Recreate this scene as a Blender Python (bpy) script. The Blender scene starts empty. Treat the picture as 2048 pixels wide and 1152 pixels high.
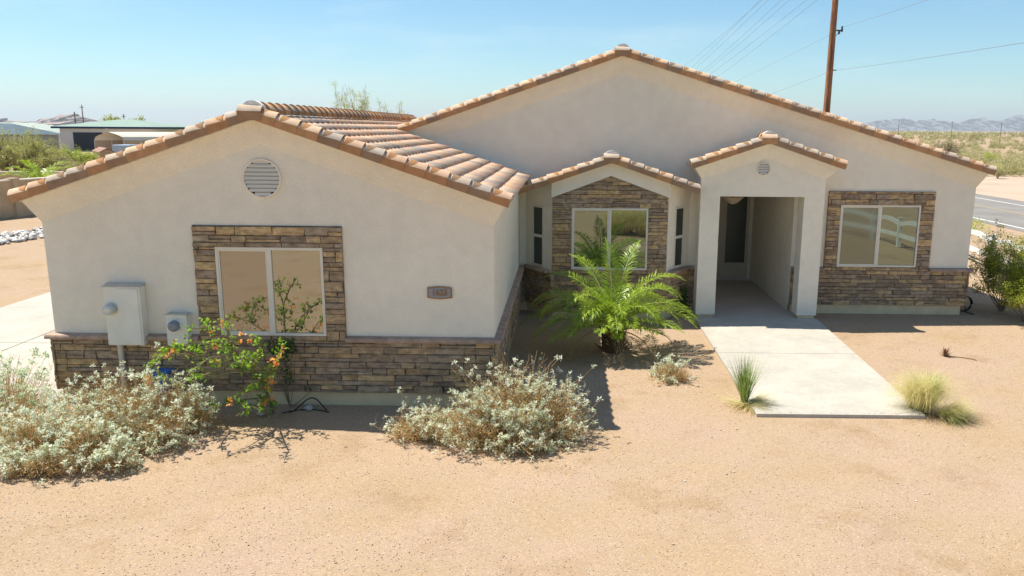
import bpy, math, random
import numpy as np
from mathutils import Matrix, Vector
C = bpy.context.scene.collection
R = math.radians
# ------------------------------------------------------------------ camera
CAM_H = 3.9519
cam = bpy.data.cameras.new("camera"); camo = bpy.data.objects.new("camera", cam); C.objects.link(camo)
cam.sensor_width = 36.0; cam.lens = 36 * 1604.1 / 2048
cam.shift_x = -(1099.8 - 1024) / 2048; cam.shift_y = (579.8 - 576) / 2048
cam.clip_start = .1; cam.clip_end = 60000
rr = Vector((0.99976637, 0.02062383, 0.00647148)); dd = Vector((0.01042293, -0.19768864, -0.98020945)); ff = Vector((-0.01893634, 0.98004789, -0.19785742))
m = Matrix.Identity(4)
for i in range(3):
    m[i][0] = rr[i]; m[i][1] = -dd[i]; m[i][2] = -ff[i]
m[2][3] = CAM_H
camo.matrix_world = m
bpy.context.scene.camera = camo
# ------------------------------------------------------------------ light
SA, SB = .48, .19                                  # shadow shift per metre of height (x, -y)
sun_el = math.atan2(1, math.hypot(SA, SB))
sd = Vector((SA, -SB, -1)).normalized()
sun = bpy.data.lights.new("sun", 'SUN'); sun.energy = 4.6; sun.angle = R(.53); sun.color = (1, .965, .88)
suno = bpy.data.objects.new("sun", sun); C.objects.link(suno)
suno.rotation_euler = sd.to_track_quat('-Z', 'Y').to_euler(); suno.location = (0, 0, 50)
w = bpy.data.worlds.new("World"); bpy.context.scene.world = w; w.use_nodes = True
nt = w.node_tree; bg = nt.nodes['Background']
sky = nt.nodes.new('ShaderNodeTexSky'); sky.sky_type = 'NISHITA'; sky.sun_disc = False
sky.sun_elevation = sun_el; sky.sun_rotation = math.atan2(-sd.x, -sd.y)
sky.air_density = 1.0; sky.dust_density = .3; sky.ozone_density = 1.2; sky.altitude = 400
hs = nt.nodes.new('ShaderNodeHueSaturation'); hs.inputs['Saturation'].default_value = 1.12
mx = nt.nodes.new('ShaderNodeVectorMath'); mx.operation = 'MULTIPLY'; mx.inputs[1].default_value = (.61, .82, .87)
nt.links.new(sky.outputs[0], hs.inputs['Color']); nt.links.new(hs.outputs[0], mx.inputs[0]); tcw = nt.nodes.new('ShaderNodeTexCoord'); mpw = nt.nodes.new('ShaderNodeMapping'); mpw.inputs['Scale'].default_value = (1.2, 1.2, 7)
nzw = nt.nodes.new('ShaderNodeTexNoise'); nzw.inputs['Scale'].default_value = 2.2; nzw.inputs['Detail'].default_value = 7; nzw.inputs['Roughness'].default_value = .62
mrw = nt.nodes.new('ShaderNodeMapRange'); mrw.inputs[1].default_value = .50; mrw.inputs[2].default_value = .78; mrw.inputs[3].default_value = 0; mrw.inputs[4].default_value = .42
mixw = nt.nodes.new('ShaderNodeMix'); mixw.data_type = 'RGBA'; mixw.inputs[7].default_value = (5.6, 6.4, 6.6, 1)
nt.links.new(tcw.outputs['Generated'], mpw.inputs[0]); nt.links.new(mpw.outputs[0], nzw.inputs['Vector']); nt.links.new(nzw.outputs[0], mrw.inputs[0])
nt.links.new(mrw.outputs[0], mixw.inputs[0]); nt.links.new(mx.outputs[0], mixw.inputs[6]); nt.links.new(mixw.outputs[2], bg.inputs[0]); bg.inputs[1].default_value = .108
vs = bpy.context.scene.view_settings
vs.view_transform = 'Standard'; vs.look = 'None'; vs.gamma = 1; vs.exposure = .62
# ------------------------------------------------------------------ materials
def N(t, ty, **kw):
    n = t.nodes.new(ty)
    for k, v in kw.items(): setattr(n, k, v)
    return n
def mat(name, stops, rough=.85, nscale=None, namt=.15, bscale=None, bstr=.25, bdist=.01, spec=.3, metallic=0.0,
        interp='LINEAR', stretch=None, tr=0.0, fine=None, famt=.1, mid=None, mamt=.04):
    mt = bpy.data.materials.new(name); mt.use_nodes = True; t = mt.node_tree; L = t.links
    p = t.nodes['Principled BSDF']; p.inputs['Roughness'].default_value = rough
    p.inputs['Specular IOR Level'].default_value = spec; p.inputs['Metallic'].default_value = metallic
    if len(stops) > 1:
        a = N(t, 'ShaderNodeAttribute', attribute_name='tint'); r = N(t, 'ShaderNodeValToRGB')
        cr = r.color_ramp; cr.interpolation = interp
        while len(cr.elements) < len(stops): cr.elements.new(.5)
        for i, s in enumerate(stops):
            cr.elements[i].position = i / (len(stops) - (0 if interp == 'CONSTANT' else 1)); cr.elements[i].color = (*s, 1)
        L.new(a.outputs['Fac'], r.inputs[0]); col = r.outputs[0]
    else:
        rgb = N(t, 'ShaderNodeRGB'); rgb.outputs[0].default_value = (*stops[0], 1); col = rgb.outputs[0]
    tc = N(t, 'ShaderNodeTexCoord'); vec = tc.outputs['Object']
    if stretch:
        mp = N(t, 'ShaderNodeMapping'); mp.inputs['Scale'].default_value = stretch; L.new(vec, mp.inputs[0]); vec = mp.outputs[0]
    def var(col, scale, amt, det=5):
        n = N(t, 'ShaderNodeTexNoise'); n.inputs['Scale'].default_value = scale; n.inputs['Detail'].default_value = det
        L.new(vec, n.inputs['Vector'])
        mr = N(t, 'ShaderNodeMapRange'); mr.inputs[1].default_value = .3; mr.inputs[2].default_value = .7
        mr.inputs[3].default_value = 1 - amt; mr.inputs[4].default_value = 1 + amt
        L.new(n.outputs[0], mr.inputs[0])
        mx = N(t, 'ShaderNodeVectorMath', operation='SCALE'); L.new(col, mx.inputs[0]); L.new(mr.outputs[0], mx.inputs['Scale'])
        return mx.outputs[0]
    if nscale: col = var(col, nscale, namt)
    if fine: col = var(col, fine, famt, 2)
    if mid: col = var(col, mid, mamt, 6)
    L.new(col, p.inputs['Base Color'])
    if bscale:
        n = N(t, 'ShaderNodeTexNoise'); n.inputs['Scale'].default_value = bscale; n.inputs['Detail'].default_value = 4
        L.new(vec, n.inputs['Vector'])
        b = N(t, 'ShaderNodeBump'); b.inputs['Strength'].default_value = bstr; b.inputs['Distance'].default_value = bdist
        L.new(n.outputs[0], b.inputs['Height']); L.new(b.outputs[0], p.inputs['Normal'])
    if tr:
        d = N(t, 'ShaderNodeBsdfTranslucent'); L.new(col, d.inputs[0]); ms = N(t, 'ShaderNodeMixShader'); ms.inputs[0].default_value = tr
        o = t.nodes['Material Output']; L.new(p.outputs[0], ms.inputs[1]); L.new(d.outputs[0], ms.inputs[2]); L.new(ms.outputs[0], o.inputs[0])
    return mt
STUCCO = mat('stucco', [(.88, .80, .655)], .95, .6, .06, 110, 1.0, .010, .1, fine=70, famt=.08, mid=5, mamt=.035)
CONC = mat('concrete', [(.48, .435, .36)], .9, 1.1, .09, 90, .3, .003, .2, fine=14, famt=.05, mid=4, mamt=.05)
FOUND = mat('foundation_concrete', [(.68, .55, .34)], .92, 3, .12, 60, .3, .004, .15)
STONE = mat('ledgestone', [(.19, .14, .095), (.33, .235, .145), (.40, .285, .17), (.47, .325, .18), (.35, .255, .175), (.54, .37, .19), (.39, .295, .20), (.28, .205, .14), (.38, .27, .16)],
            .85, 9, .38, 26, .9, .02, .2, interp='CONSTANT', stretch=(1, 1, 2.2), fine=50, famt=.15)
CAPST = mat('cap_stone', [(.38, .26, .19), (.46, .32, .24)], .85, 8, .22, 40, .5, .008, .2)
TILE = mat('clay_tile', [(.82, .50, .31), (.70, .50, .36), (.82, .57, .38), (.56, .44, .34), (.80, .46, .28), (.76, .55, .38), (.82, .53, .33)],
           .85, 5, .12, 60, .3, .004, .2, interp='CONSTANT', fine=90, famt=.08)
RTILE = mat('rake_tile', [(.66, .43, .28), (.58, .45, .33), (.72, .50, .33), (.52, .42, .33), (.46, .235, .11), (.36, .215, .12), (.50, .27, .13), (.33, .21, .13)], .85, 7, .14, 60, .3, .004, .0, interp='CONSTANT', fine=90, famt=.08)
MORTAR = mat('mortar', [(.74, .71, .65)], .95, 12, .2, 60, .6, .01)
WHITE = mat('white_vinyl', [(.74, .68, .56)], .45, 4, .03, spec=.4)
FENCEW = mat('fence_white', [(.78, .78, .75)], .55, 4, .04)
BOXP = mat('panel_paint', [(.80, .765, .66)], .6, 5, .05, spec=.2)
METAL = mat('grey_metal', [(.58, .56, .52)], .45, 8, .08, metallic=.5)
DARK = mat('dark_trim', [(.03, .026, .022)], .6)
DOORP = mat('door_paint', [(.55, .47, .36)], .5, 3, .05, spec=.4)
BRONZE = mat('bronze', [(.30, .17, .07)], .5, 30, .2, metallic=.2)
PLATE = mat('plaque_grey', [(.30, .31, .33)], .7, 30, .1)
BLUE = mat('blue_plastic', [(.04, .16, .48)], .5)
METERG = mat('meter_glass', [(.55, .60, .58)], .12, spec=.8)
METERD = mat('meter_dark_glass', [(.16, .20, .24)], .08, spec=.8)
LAMPG = mat('lamp_glass', [(.62, .52, .36)], .4)
WOODP = mat('pole_wood', [(.27, .125, .06)], .9, 1.2, .5, 14, .8, .02, stretch=(6, 6, .5), fine=5, famt=.35)
BARK = mat('bark', [(.20, .145, .10), (.27, .20, .14)], .95, 20, .25, 40, .6, .01)
PALMBARK = mat('palm_bark', [(.10, .055, .03), (.20, .12, .06), (.33, .22, .12)], .95, 30, .25)
HOSE = mat('hose_rubber', [(.02, .022, .02)], .5)
ASPH = mat('asphalt', [(.25, .225, .20)], .95, .6, .12, 60, .4, .006, .2, fine=40, famt=.08)
PAINTW = mat('road_white', [(.72, .70, .66)], .8, 5, .08)
PAINTY = mat('road_yellow', [(.46, .35, .20)], .8, 5, .1)
BLOCK = mat('block_wall', [(.52, .38, .23)], .95, 1.5, .12, 30, .4, .01, fine=14, famt=.08)
def glass(name, col, rough, blend):
    mt = bpy.data.materials.new(name); mt.use_nodes = True; t = mt.node_tree
    p = t.nodes['Principled BSDF']; p.inputs['Base Color'].default_value = (.016, .02, .018, 1); p.inputs['Roughness'].default_value = .3
    g = N(t, 'ShaderNodeBsdfGlossy'); g.inputs[0].default_value = (*col, 1); g.inputs['Roughness'].default_value = rough
    ms = N(t, 'ShaderNodeMixShader'); ms.inputs[0].default_value = blend
    n = N(t, 'ShaderNodeTexNoise'); n.inputs['Scale'].default_value = 1.3; n.inputs['Detail'].default_value = 0
    b = N(t, 'ShaderNodeBump'); b.inputs['Strength'].default_value = .06; b.inputs['Distance'].default_value = .02
    t.links.new(n.outputs[0], b.inputs['Height']); t.links.new(b.outputs[0], g.inputs['Normal'])
    t.links.new(p.outputs[0], ms.inputs[1]); t.links.new(g.outputs[0], ms.inputs[2]); t.links.new(ms.outputs[0], t.nodes['Material Output'].inputs[0])
    return mt
GLASS = glass('window_glass', (.62, .62, .54), .012, .52)
GLASSS = glass('screened_glass', (.60, .57, .51), .04, .48)
GLASSG = glass('green_tint_glass', (.44, .52, .43), .012, .44); GLASSGS = glass('green_screened_glass', (.36, .42, .36), .05, .40)
GLASSD = glass('dark_glass', (.5, .6, .5), .05, .12)
def leaf(name, stops, tr=.25, rough=.6, spec=.3): return mat(name, stops, rough, tr=tr, spec=spec)
L_BRIT = leaf('silver_leaf', [(.62, .68, .46), (.78, .82, .62), (.90, .92, .78), (.62, .70, .46)], .45)
L_BRIT2 = leaf('green_silver_leaf', [(.50, .64, .40), (.68, .78, .52), (.86, .88, .68)], .45)
DRYSTEM = leaf('dry_stem', [(.56, .37, .15), (.78, .58, .30), (.68, .46, .19)], .4)
L_PALM = leaf('palm_leaf', [(.13, .23, .012), (.27, .39, .022), (.45, .56, .07), (.20, .32, .015)], .34, .36, .5)
L_PALMR = leaf('palm_rachis', [(.38, .44, .10)], .1)
L_BOUG = leaf('bougainvillea_leaf', [(.13, .27, .02), (.28, .48, .04), (.42, .58, .07)], .45)
L_BOUGF = leaf('bougainvillea_bract', [(.95, .42, .07), (.96, .52, .16), (.93, .40, .20)], .45)
L_CREO = leaf('creosote_leaf', [(.10, .15, .015), (.24, .28, .03), (.54, .55, .06), (.38, .41, .04)], .42)
L_TREE = leaf('paloverde_leaf', [(.32, .34, .08), (.48, .47, .14), (.64, .60, .24)], .5)
L_TREEY = leaf('yellow_green_leaf', [(.30, .38, .04), (.48, .56, .07), (.56, .60, .12)], .4)
L_SCRUB = leaf('scrub_leaf', [(.32, .31, .11), (.46, .42, .18), (.58, .50, .28), (.36, .38, .12)], .35)
L_DRYG = leaf('dry_grass', [(.72, .60, .26), (.82, .70, .36), (.55, .56, .16), (.88, .78, .46)], .4)
L_YUC = leaf('yucca_leaf', [(.16, .26, .06), (.30, .40, .10), (.46, .52, .18)], .3)
L_VINE = leaf('vine_leaf', [(.03, .08, .01), (.06, .14, .02)], .2)
# ------------------------------------------------------------------ mesh helpers
def link(name, me, mt, parent=None, smooth=False):
    o = bpy.data.objects.new(name, me); C.objects.link(o)
    if mt: me.materials.append(mt)
    if parent:
        o.parent = parent; o.matrix_parent_inverse = parent.matrix_basis.inverted()
    if smooth: me.polygons.foreach_set('use_smooth', [True] * len(me.polygons))
    return o
def mesh_np(name, V, faces, mt, parent=None, tint=None, smooth=False):
    """faces: list of (M,k) int arrays"""
    me = bpy.data.meshes.new(name); V = np.asarray(V, np.float32)
    me.vertices.add(len(V)); me.vertices.foreach_set('co', V.ravel())
    idx = np.concatenate([f.ravel() for f in faces]).astype(np.int32)
    tot = np.concatenate([np.full(len(f), f.shape[1]) for f in faces]).astype(np.int32)
    st = np.concatenate([[0], np.cumsum(tot)[:-1]]).astype(np.int32)
    me.loops.add(len(idx)); me.loops.foreach_set('vertex_index', idx)
    me.polygons.add(len(tot)); me.polygons.foreach_set('loop_start', st)
    me.update(calc_edges=True)
    if tint is not None:
        a = me.attributes.new('tint', 'FLOAT', 'FACE'); a.data.foreach_set('value', np.asarray(tint, np.float32))
    return link(name, me, mt, parent, smooth)
class MB:
    def __init__(s): s.v = []; s.f = []; s.t = []
    def poly(s, pts, t=0.0):
        n = len(s.v); s.v += [tuple(p) for p in pts]; s.f.append(list(range(n, n + len(pts)))); s.t.append(t)
    def box(s, x0, x1, y0, y1, z0, z1, t=0.0):
        n = len(s.v)
        s.v += [(x, y, z) for z in (z0, z1) for y in (y0, y1) for x in (x0, x1)]
        for q in ((0, 2, 3, 1), (4, 5, 7, 6), (0, 1, 5, 4), (2, 6, 7, 3), (0, 4, 6, 2), (1, 3, 7, 5)): s.f.append([n + i for i in q]); s.t.append(t)
    def obox(s, o, u, v, nn, lu, lv, ln, t=0.0):
        """oriented box: corner o, axes u v nn with lengths"""
        o, u, v, nn = Vector(o), Vector(u) * lu, Vector(v) * lv, Vector(nn) * ln; n = len(s.v)
        s.v += [tuple(o + u * a + v * b + nn * c) for c in (0, 1) for b in (0, 1) for a in (0, 1)]
        for q in ((0, 2, 3, 1), (4, 5, 7, 6), (0, 1, 5, 4), (2, 6, 7, 3), (0, 4, 6, 2), (1, 3, 7, 5)): s.f.append([n + i for i in q]); s.t.append(t)
    def prism(s, pts, off, t=0.0):
        """extrude polygon pts by vector off, closed"""
        off = Vector(off); a = [Vector(p) for p in pts]; b = [p + off for p in a]
        s.poly(a[::-1], t); s.poly(b, t)
        for i in range(len(a)):
            j = (i + 1) % len(a); s.poly([a[i], a[j], b[j], b[i]], t)
    def tube(s, pts, r, k=8, t=0.0, caps=True):
        pts = [Vector(p) for p in pts]; rs = r if isinstance(r, (list, tuple)) else [r] * len(pts); base = len(s.v)
        for i, p in enumerate(pts):
            d = (pts[min(i + 1, len(pts) - 1)] - pts[max(i - 1, 0)]).normalized()
            a = d.cross(Vector((0, 0, 1)) if abs(d.z) < .95 else Vector((1, 0, 0))).normalized(); b = d.cross(a)
            for j in range(k):
                an = 2 * math.pi * j / k; s.v.append(tuple(p + (a * math.cos(an) + b * math.sin(an)) * rs[i]))
        for i in range(len(pts) - 1):
            for j in range(k):
                q = base + i * k + j; q2 = base + i * k + (j + 1) % k
                s.f.append([q, q2, q2 + k, q + k]); s.t.append(t)
        if caps:
            s.f.append([base + j for j in range(k)][::-1]); s.t.append(t)
            e = base + (len(pts) - 1) * k; s.f.append([e + j for j in range(k)]); s.t.append(t)
    def build(s, name, mt, parent=None, smooth=False, bevel=0):
        me = bpy.data.meshes.new(name); me.from_pydata(s.v, [], s.f); me.update()
        a = me.attributes.new('tint', 'FLOAT', 'FACE'); a.data.foreach_set('value', s.t)
        o = link(name, me, mt, parent, smooth)
        if bevel:
            bm = o.modifiers.new('bevel', 'BEVEL'); bm.width = bevel; bm.segments = 2; bm.limit_method = 'ANGLE'
        return o
def boxo(name, mt, parent, *b, bevel=0):
    k = MB(); k.box(*b); return k.build(name, mt, parent, bevel=bevel)
def empty(name, label, cat, loc=(0, 0, 0), group=None):
    o = bpy.data.objects.new(name, None); C.objects.link(o); o.location = loc
    bpy.context.view_layer.update()
    o['label'] = label; o['category'] = cat
    if group: o['group'] = group
    return o
def tag(o, label, cat, group=None, kind=None):
    o['label'] = label; o['category'] = cat
    if group: o['group'] = group
    if kind: o['kind'] = kind
    return o
def struct(o): o['kind'] = 'structure'; return o

# ------------------------------------------------------------------ ground
def axis(lo, hi, step, far):
    a = list(np.arange(lo, hi + .001, step)); s = step; x = hi
    while x < far: s *= 1.5; x += s; a.append(x)
    s = step; x = lo
    while x > -far: s *= 1.5; x -= s; a.insert(0, x)
    return np.array(a)
xs = axis(-14, 14, .28, 15000); ys = axis(2, 30, .28, 15000)
X, Y = np.meshgrid(xs, ys)
def gz(x, y):
    f = np.clip((10.6 - y) / 1.5, 0, 1) * np.clip((y - 0) / 2, 0, 1) * np.clip((14 - np.abs(x)) / 3, 0, 1)
    return f * (.018 * np.sin(x * 1.3 + 2 * np.sin(y * .7)) + .014 * np.sin(y * 2.3 + x * .6) + .01 * np.sin(x * 3.1 - y * 2.7))
Zg = gz(X, Y); nx, ny = len(xs), len(ys)
ii = np.arange(nx * ny).reshape(ny, nx)
F = np.stack([ii[:-1, :-1], ii[:-1, 1:], ii[1:, 1:], ii[1:, :-1]], -1).reshape(-1, 4)
GR = bpy.data.materials.new('gravel_ground'); GR.use_nodes = True; t = GR.node_tree; L = t.links; p = t.nodes['Principled BSDF']
p.inputs['Roughness'].default_value = .95; p.inputs['Specular IOR Level'].default_value = .1
tc = N(t, 'ShaderNodeTexCoord')
def noise(sc, det=4, rough=.5):
    n = N(t, 'ShaderNodeTexNoise'); n.inputs['Scale'].default_value = sc; n.inputs['Detail'].default_value = det; n.inputs['Roughness'].default_value = rough
    L.new(tc.outputs['Object'], n.inputs['Vector']); return n.outputs[0]
def ramp(src, st):
    r = N(t, 'ShaderNodeValToRGB'); cr = r.color_ramp
    while len(cr.elements) < len(st): cr.elements.new(.5)
    for i, (po, c) in enumerate(st): cr.elements[i].position = po; cr.elements[i].color = (*c, 1)
    L.new(src, r.inputs[0]); return r.outputs[0]
def mixc(a, b, fac, mode='MIX'):
    x = N(t, 'ShaderNodeMix', data_type='RGBA', blend_type=mode)
    if isinstance(fac, float): x.inputs[0].default_value = fac
    else: L.new(fac, x.inputs[0])
    L.new(a, x.inputs[6]); L.new(b, x.inputs[7]); return x.outputs[2]
def ramf(src, st): return ramp(src, [(a, (b, b, b)) for a, b in st])
base = ramp(noise(.55, 6, .6), [(.3, (.41, .288, .168)), (.5, (.425, .302, .196)), (.7, (.43, .302, .215))])
stain = ramp(noise(.7, 7, .72), [(.52, (0, 0, 0)), (.68, (.75, .75, .75))])
st2 = N(t, 'ShaderNodeRGB'); st2.outputs[0].default_value = (.32, .21, .11, 1)
c1 = mixc(base, st2.outputs[0], stain)
vo = N(t, 'ShaderNodeTexVoronoi'); vo.inputs['Scale'].default_value = 85; L.new(tc.outputs['Object'], vo.inputs['Vector'])
sp = N(t, 'ShaderNodeSeparateColor'); L.new(vo.outputs['Color'], sp.inputs[0])
peb = ramp(sp.outputs[0], [(0, (.70, .66, .64)), (.10, (.95, .92, .90)), (.5, (1, 1, 1)), (.86, (1.0, 1.0, 1.0)), (.97, (1.28, 1.28, 1.3))])
c2 = mixc(c1, peb, 1.0, 'MULTIPLY')
gr2 = ramf(noise(110, 5, .85), [(.3, .86), (.7, 1.13)])
c3 = mixc(c2, gr2, 1.0, 'MULTIPLY')
L.new(c3, p.inputs['Base Color'])
bp = N(t, 'ShaderNodeBump'); bp.inputs['Strength'].default_value = .6; bp.inputs['Distance'].default_value = .006
ad = N(t, 'ShaderNodeMath', operation='ADD'); L.new(noise(130, 4, .7), ad.inputs[0]); L.new(noise(7, 4, .6), ad.inputs[1])
L.new(ad.outputs[0], bp.inputs['Height']); L.new(bp.outputs[0], p.inputs['Normal'])
struct(mesh_np('ground', np.stack([X, Y, Zg], -1).reshape(-1, 3), [F], GR, smooth=True))

rng = np.random.default_rng(5)
OCT = np.array([(1, 0, 0), (-1, 0, 0), (0, 1, 0), (0, -1, 0), (0, 0, 1), (0, 0, -1)], float)
OCF = np.array([(0, 2, 4), (2, 1, 4), (1, 3, 4), (3, 0, 4), (2, 0, 5), (1, 2, 5), (3, 1, 5), (0, 3, 5)])
def rocks(name, pos, size, mt, flat=.6, jit=.35):
    n = len(pos); sc = size[:, None, None] * np.array([1, 1, flat]) * (1 + rng.uniform(-jit, jit, (n, 6, 1)))
    a = rng.uniform(0, 6.28, n); V = OCT[None] * sc + rng.uniform(-.15, .15, (n, 6, 3)) * size[:, None, None]
    c, s = np.cos(a)[:, None], np.sin(a)[:, None]
    V = np.stack([V[..., 0] * c - V[..., 1] * s, V[..., 0] * s + V[..., 1] * c, V[..., 2]], -1) + pos[:, None, :]
    F = (OCF[None] + (np.arange(n) * 6)[:, None, None]).reshape(-1, 3)
    return mesh_np(name, V.reshape(-1, 3), [F], mt, tint=np.repeat(rng.random(n), 8))
PEB = mat('pebble', [(.50, .36, .26), (.60, .46, .36), (.46, .32, .23), (.66, .58, .50), (.40, .29, .22), (.55, .40, .30), (.72, .68, .62)], .9, interp='CONSTANT')
n = 26000; px = rng.uniform(-7, 9, n); py = 5.8 + 10.8 * rng.random(n) ** 1.5
ok = ~((px > 2.3) & (px < 5.4) & (py > 10.6)) & ~((px < -.9) & (py > 10.9)); px, py = px[ok], py[ok]; n = len(px)
sz = .004 + .005 * rng.random(n) + (rng.random(n) < .008) * rng.uniform(.004, .011, n)
pb = rocks('gravel', np.stack([px, py, gz(px, py) + sz * .3], -1), sz, PEB); tag(pb, 'small loose pebbles scattered over the pinkish tan gravel yard', 'gravel', kind='stuff')
n = 420; t_ = rng.random(n); side = rng.integers(0, 3, n); off = np.abs(rng.standard_normal(n)) * .05
sx = np.where(side == 0, 2.72 + off, np.where(side == 1, 5.06 + .24 * t_ - off, 2.75 + 2.25 * rng.random(n))); sy = np.where(side < 2, 10.76 + 5.7 * t_, 10.75 + off)
tag(rocks('spilled_gravel', np.stack([sx, sy, np.full(n, .053)], -1), rng.uniform(.003, .007, n), PEB), 'fine gravel spilled over the edges of the pale walkway', 'gravel', kind='stuff')
n = 1500; rx = -20.6 + rng.uniform(0, 2.2, n); ry = rng.uniform(20, 36, n); rx += (ry - 28) * .22
RIV = mat('river_rock_stone', [(.62, .60, .54), (.45, .44, .42), (.30, .24, .22), (.70, .68, .62), (.52, .48, .40)], .8, interp='CONSTANT')
rv = rocks('river_rocks', np.stack([rx, ry, np.full(n, .05)], -1), rng.uniform(.06, .15, n), RIV); tag(rv, 'strip of pale and dark river rocks across the gravel by the block wall', 'river rocks', kind='stuff')

# slabs
k = MB()
def quadslab(a, b, c, d, z0, z1): k.prism([(*a, z0), (*b, z0), (*c, z0), (*d, z0)], (0, 0, z1 - z0))
def lerp(a, b, t_): return (a[0] + (b[0] - a[0]) * t_, a[1] + (b[1] - a[1]) * t_)
NL, NR, FL, FR = (2.70, 10.72), (5.05, 10.74), (2.74, 16.55), (5.30, 16.56)
quadslab(NL, NR, lerp(NR, FR, .535), lerp(NL, FL, .535), -.12, .05)
quadslab(lerp(NL, FL, .537), lerp(NR, FR, .537), FR, FL, -.12, .05)
struct(k.build('front_walk', CONC, bevel=.012))
k = MB(); k.box(2.76, 5.29, 16.565, 17.3, -.12, .045); k.box(3.12, 4.88, 17.3, 21.1, -.12, .045)
POR = mat('porch_concrete', [(.50, .44, .38)], .9, 1.5, .06, 90, .2, .003, fine=200, famt=.08)
struct(k.build('porch_floor', POR))
k = MB()
for x0, x1 in ((-12.3, -9.92), (-9.9, -7.36)):
    for y0, y1 in ((10.2, 13.99), (14.01, 18.99), (19.01, 24)): k.box(x0, x1, y0, y1, -.1, .04)
struct(k.build('driveway', CONC, bevel=.01))
# road
def sheet(name, x0, x1, y0, y1, z, mt):
    k = MB(); n_ = 40
    for i in range(n_):
        a, b = y0 + (y1 - y0) * i / n_, y0 + (y1 - y0) * (i + 1) / n_
        k.poly([(x0, a, z), (x1, a, z), (x1, b, z), (x0, b, z)])
    return struct(k.build(name, mt))
SAND = mat('sand_verge', [(.50, .37, .265)], .95, .3, .1, 20, .4, .02, fine=6, famt=.06)
sheet('road_shoulder', 26.2, 60, -150, 900, .008, SAND)
sheet('road', 18.3, 26.2, -150, 900, .012, ASPH)
k = MB()
k.poly([(18.80, -150, .018), (18.94, -150, .018), (18.94, 900, .018), (18.80, 900, .018)])
k.poly([(24.55, -150, .018), (24.69, -150, .018), (24.69, 900, .018), (24.55, 900, .018)])
struct(k.build('road_edge_lines', PAINTW))
k = MB()
for x in (21.95, 22.17): k.poly([(x, -150, .018), (x + .1, -150, .018), (x + .1, 900, .018), (x, 900, .018)])
struct(k.build('road_centre_lines', PAINTY))
# hills
def ridge(name, pts, thick, mt, seed, rough=1.0):
    """mountain range: pts = (x, y, height) along the crest, with foothills both sides"""
    r_ = np.random.default_rng(seed); P = []
    for (a, b) in zip(pts[:-1], pts[1:]):
        for i in range(14):
            u = i / 14; P.append([a[j] + (b[j] - a[j]) * u for j in range(3)])
    P.append(list(pts[-1])); P = np.array(P); nn = len(P)
    P[:, 2] *= 1 + rough * (.10 * r_.standard_normal(nn) + .06 * np.sin(np.arange(nn) * 1.9))
    rows = []
    prof = [(-1, -.02), (-.7, .18), (-.45, .42), (-.22, .72), (0, 1), (.3, .6), (.7, .2), (1, -.02)]
    for u, hh in prof:
        j = r_.standard_normal((nn, 2)) * thick * .06; z = P[:, 2] * hh * (1 + .18 * r_.standard_normal(nn) * (hh < 1)) - (2 if hh < 0 else 0)
        rows.append(np.stack([P[:, 0] + j[:, 0], P[:, 1] + u * thick + j[:, 1], z], -1))
    V = np.array(rows); a, b = V.shape[:2]; ii = np.arange(a * b).reshape(a, b)
    F = np.stack([ii[:-1, :-1], ii[:-1, 1:], ii[1:, 1:], ii[1:, :-1]], -1).reshape(-1, 4)
    return struct(mesh_np(name, V.reshape(-1, 3), [F], mt, smooth=True))
HILL = mat('hill_rock', [(.34, .25, .21)], .95, .004, .2); HILL2 = mat('mountain_rock', [(.20, .19, .19)], .95, .002, .1)
def hp(dx, Yd, ypx, yh):     # crest point from direction and how far it rises
    return (dx * Yd, Yd, (yh - ypx) / 1604 * Yd + CAM_H)
ridge('hills', [hp(d, 2600, yy, 251) for d, yy in ((-.80, 246), (-.72, 240), (-.70, 242), (-.665, 247), (-.65, 245), (-.635, 241), (-.615, 232), (-.60, 238), (-.575, 248), (-.55, 251))], 220, HILL, 3)
ridge('mountains', [hp(d, 9000, yy, 262) for d, yy in ((.30, 262), (.335, 256), (.37, 247), (.39, 242), (.405, 241), (.42, 247), (.44, 241), (.46, 245), (.475, 248), (.49, 240), (.51, 243), (.525, 244), (.54, 236), (.57, 226), (.60, 230), (.66, 240), (.75, 246))], 700, HILL2, 4, .4)

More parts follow.
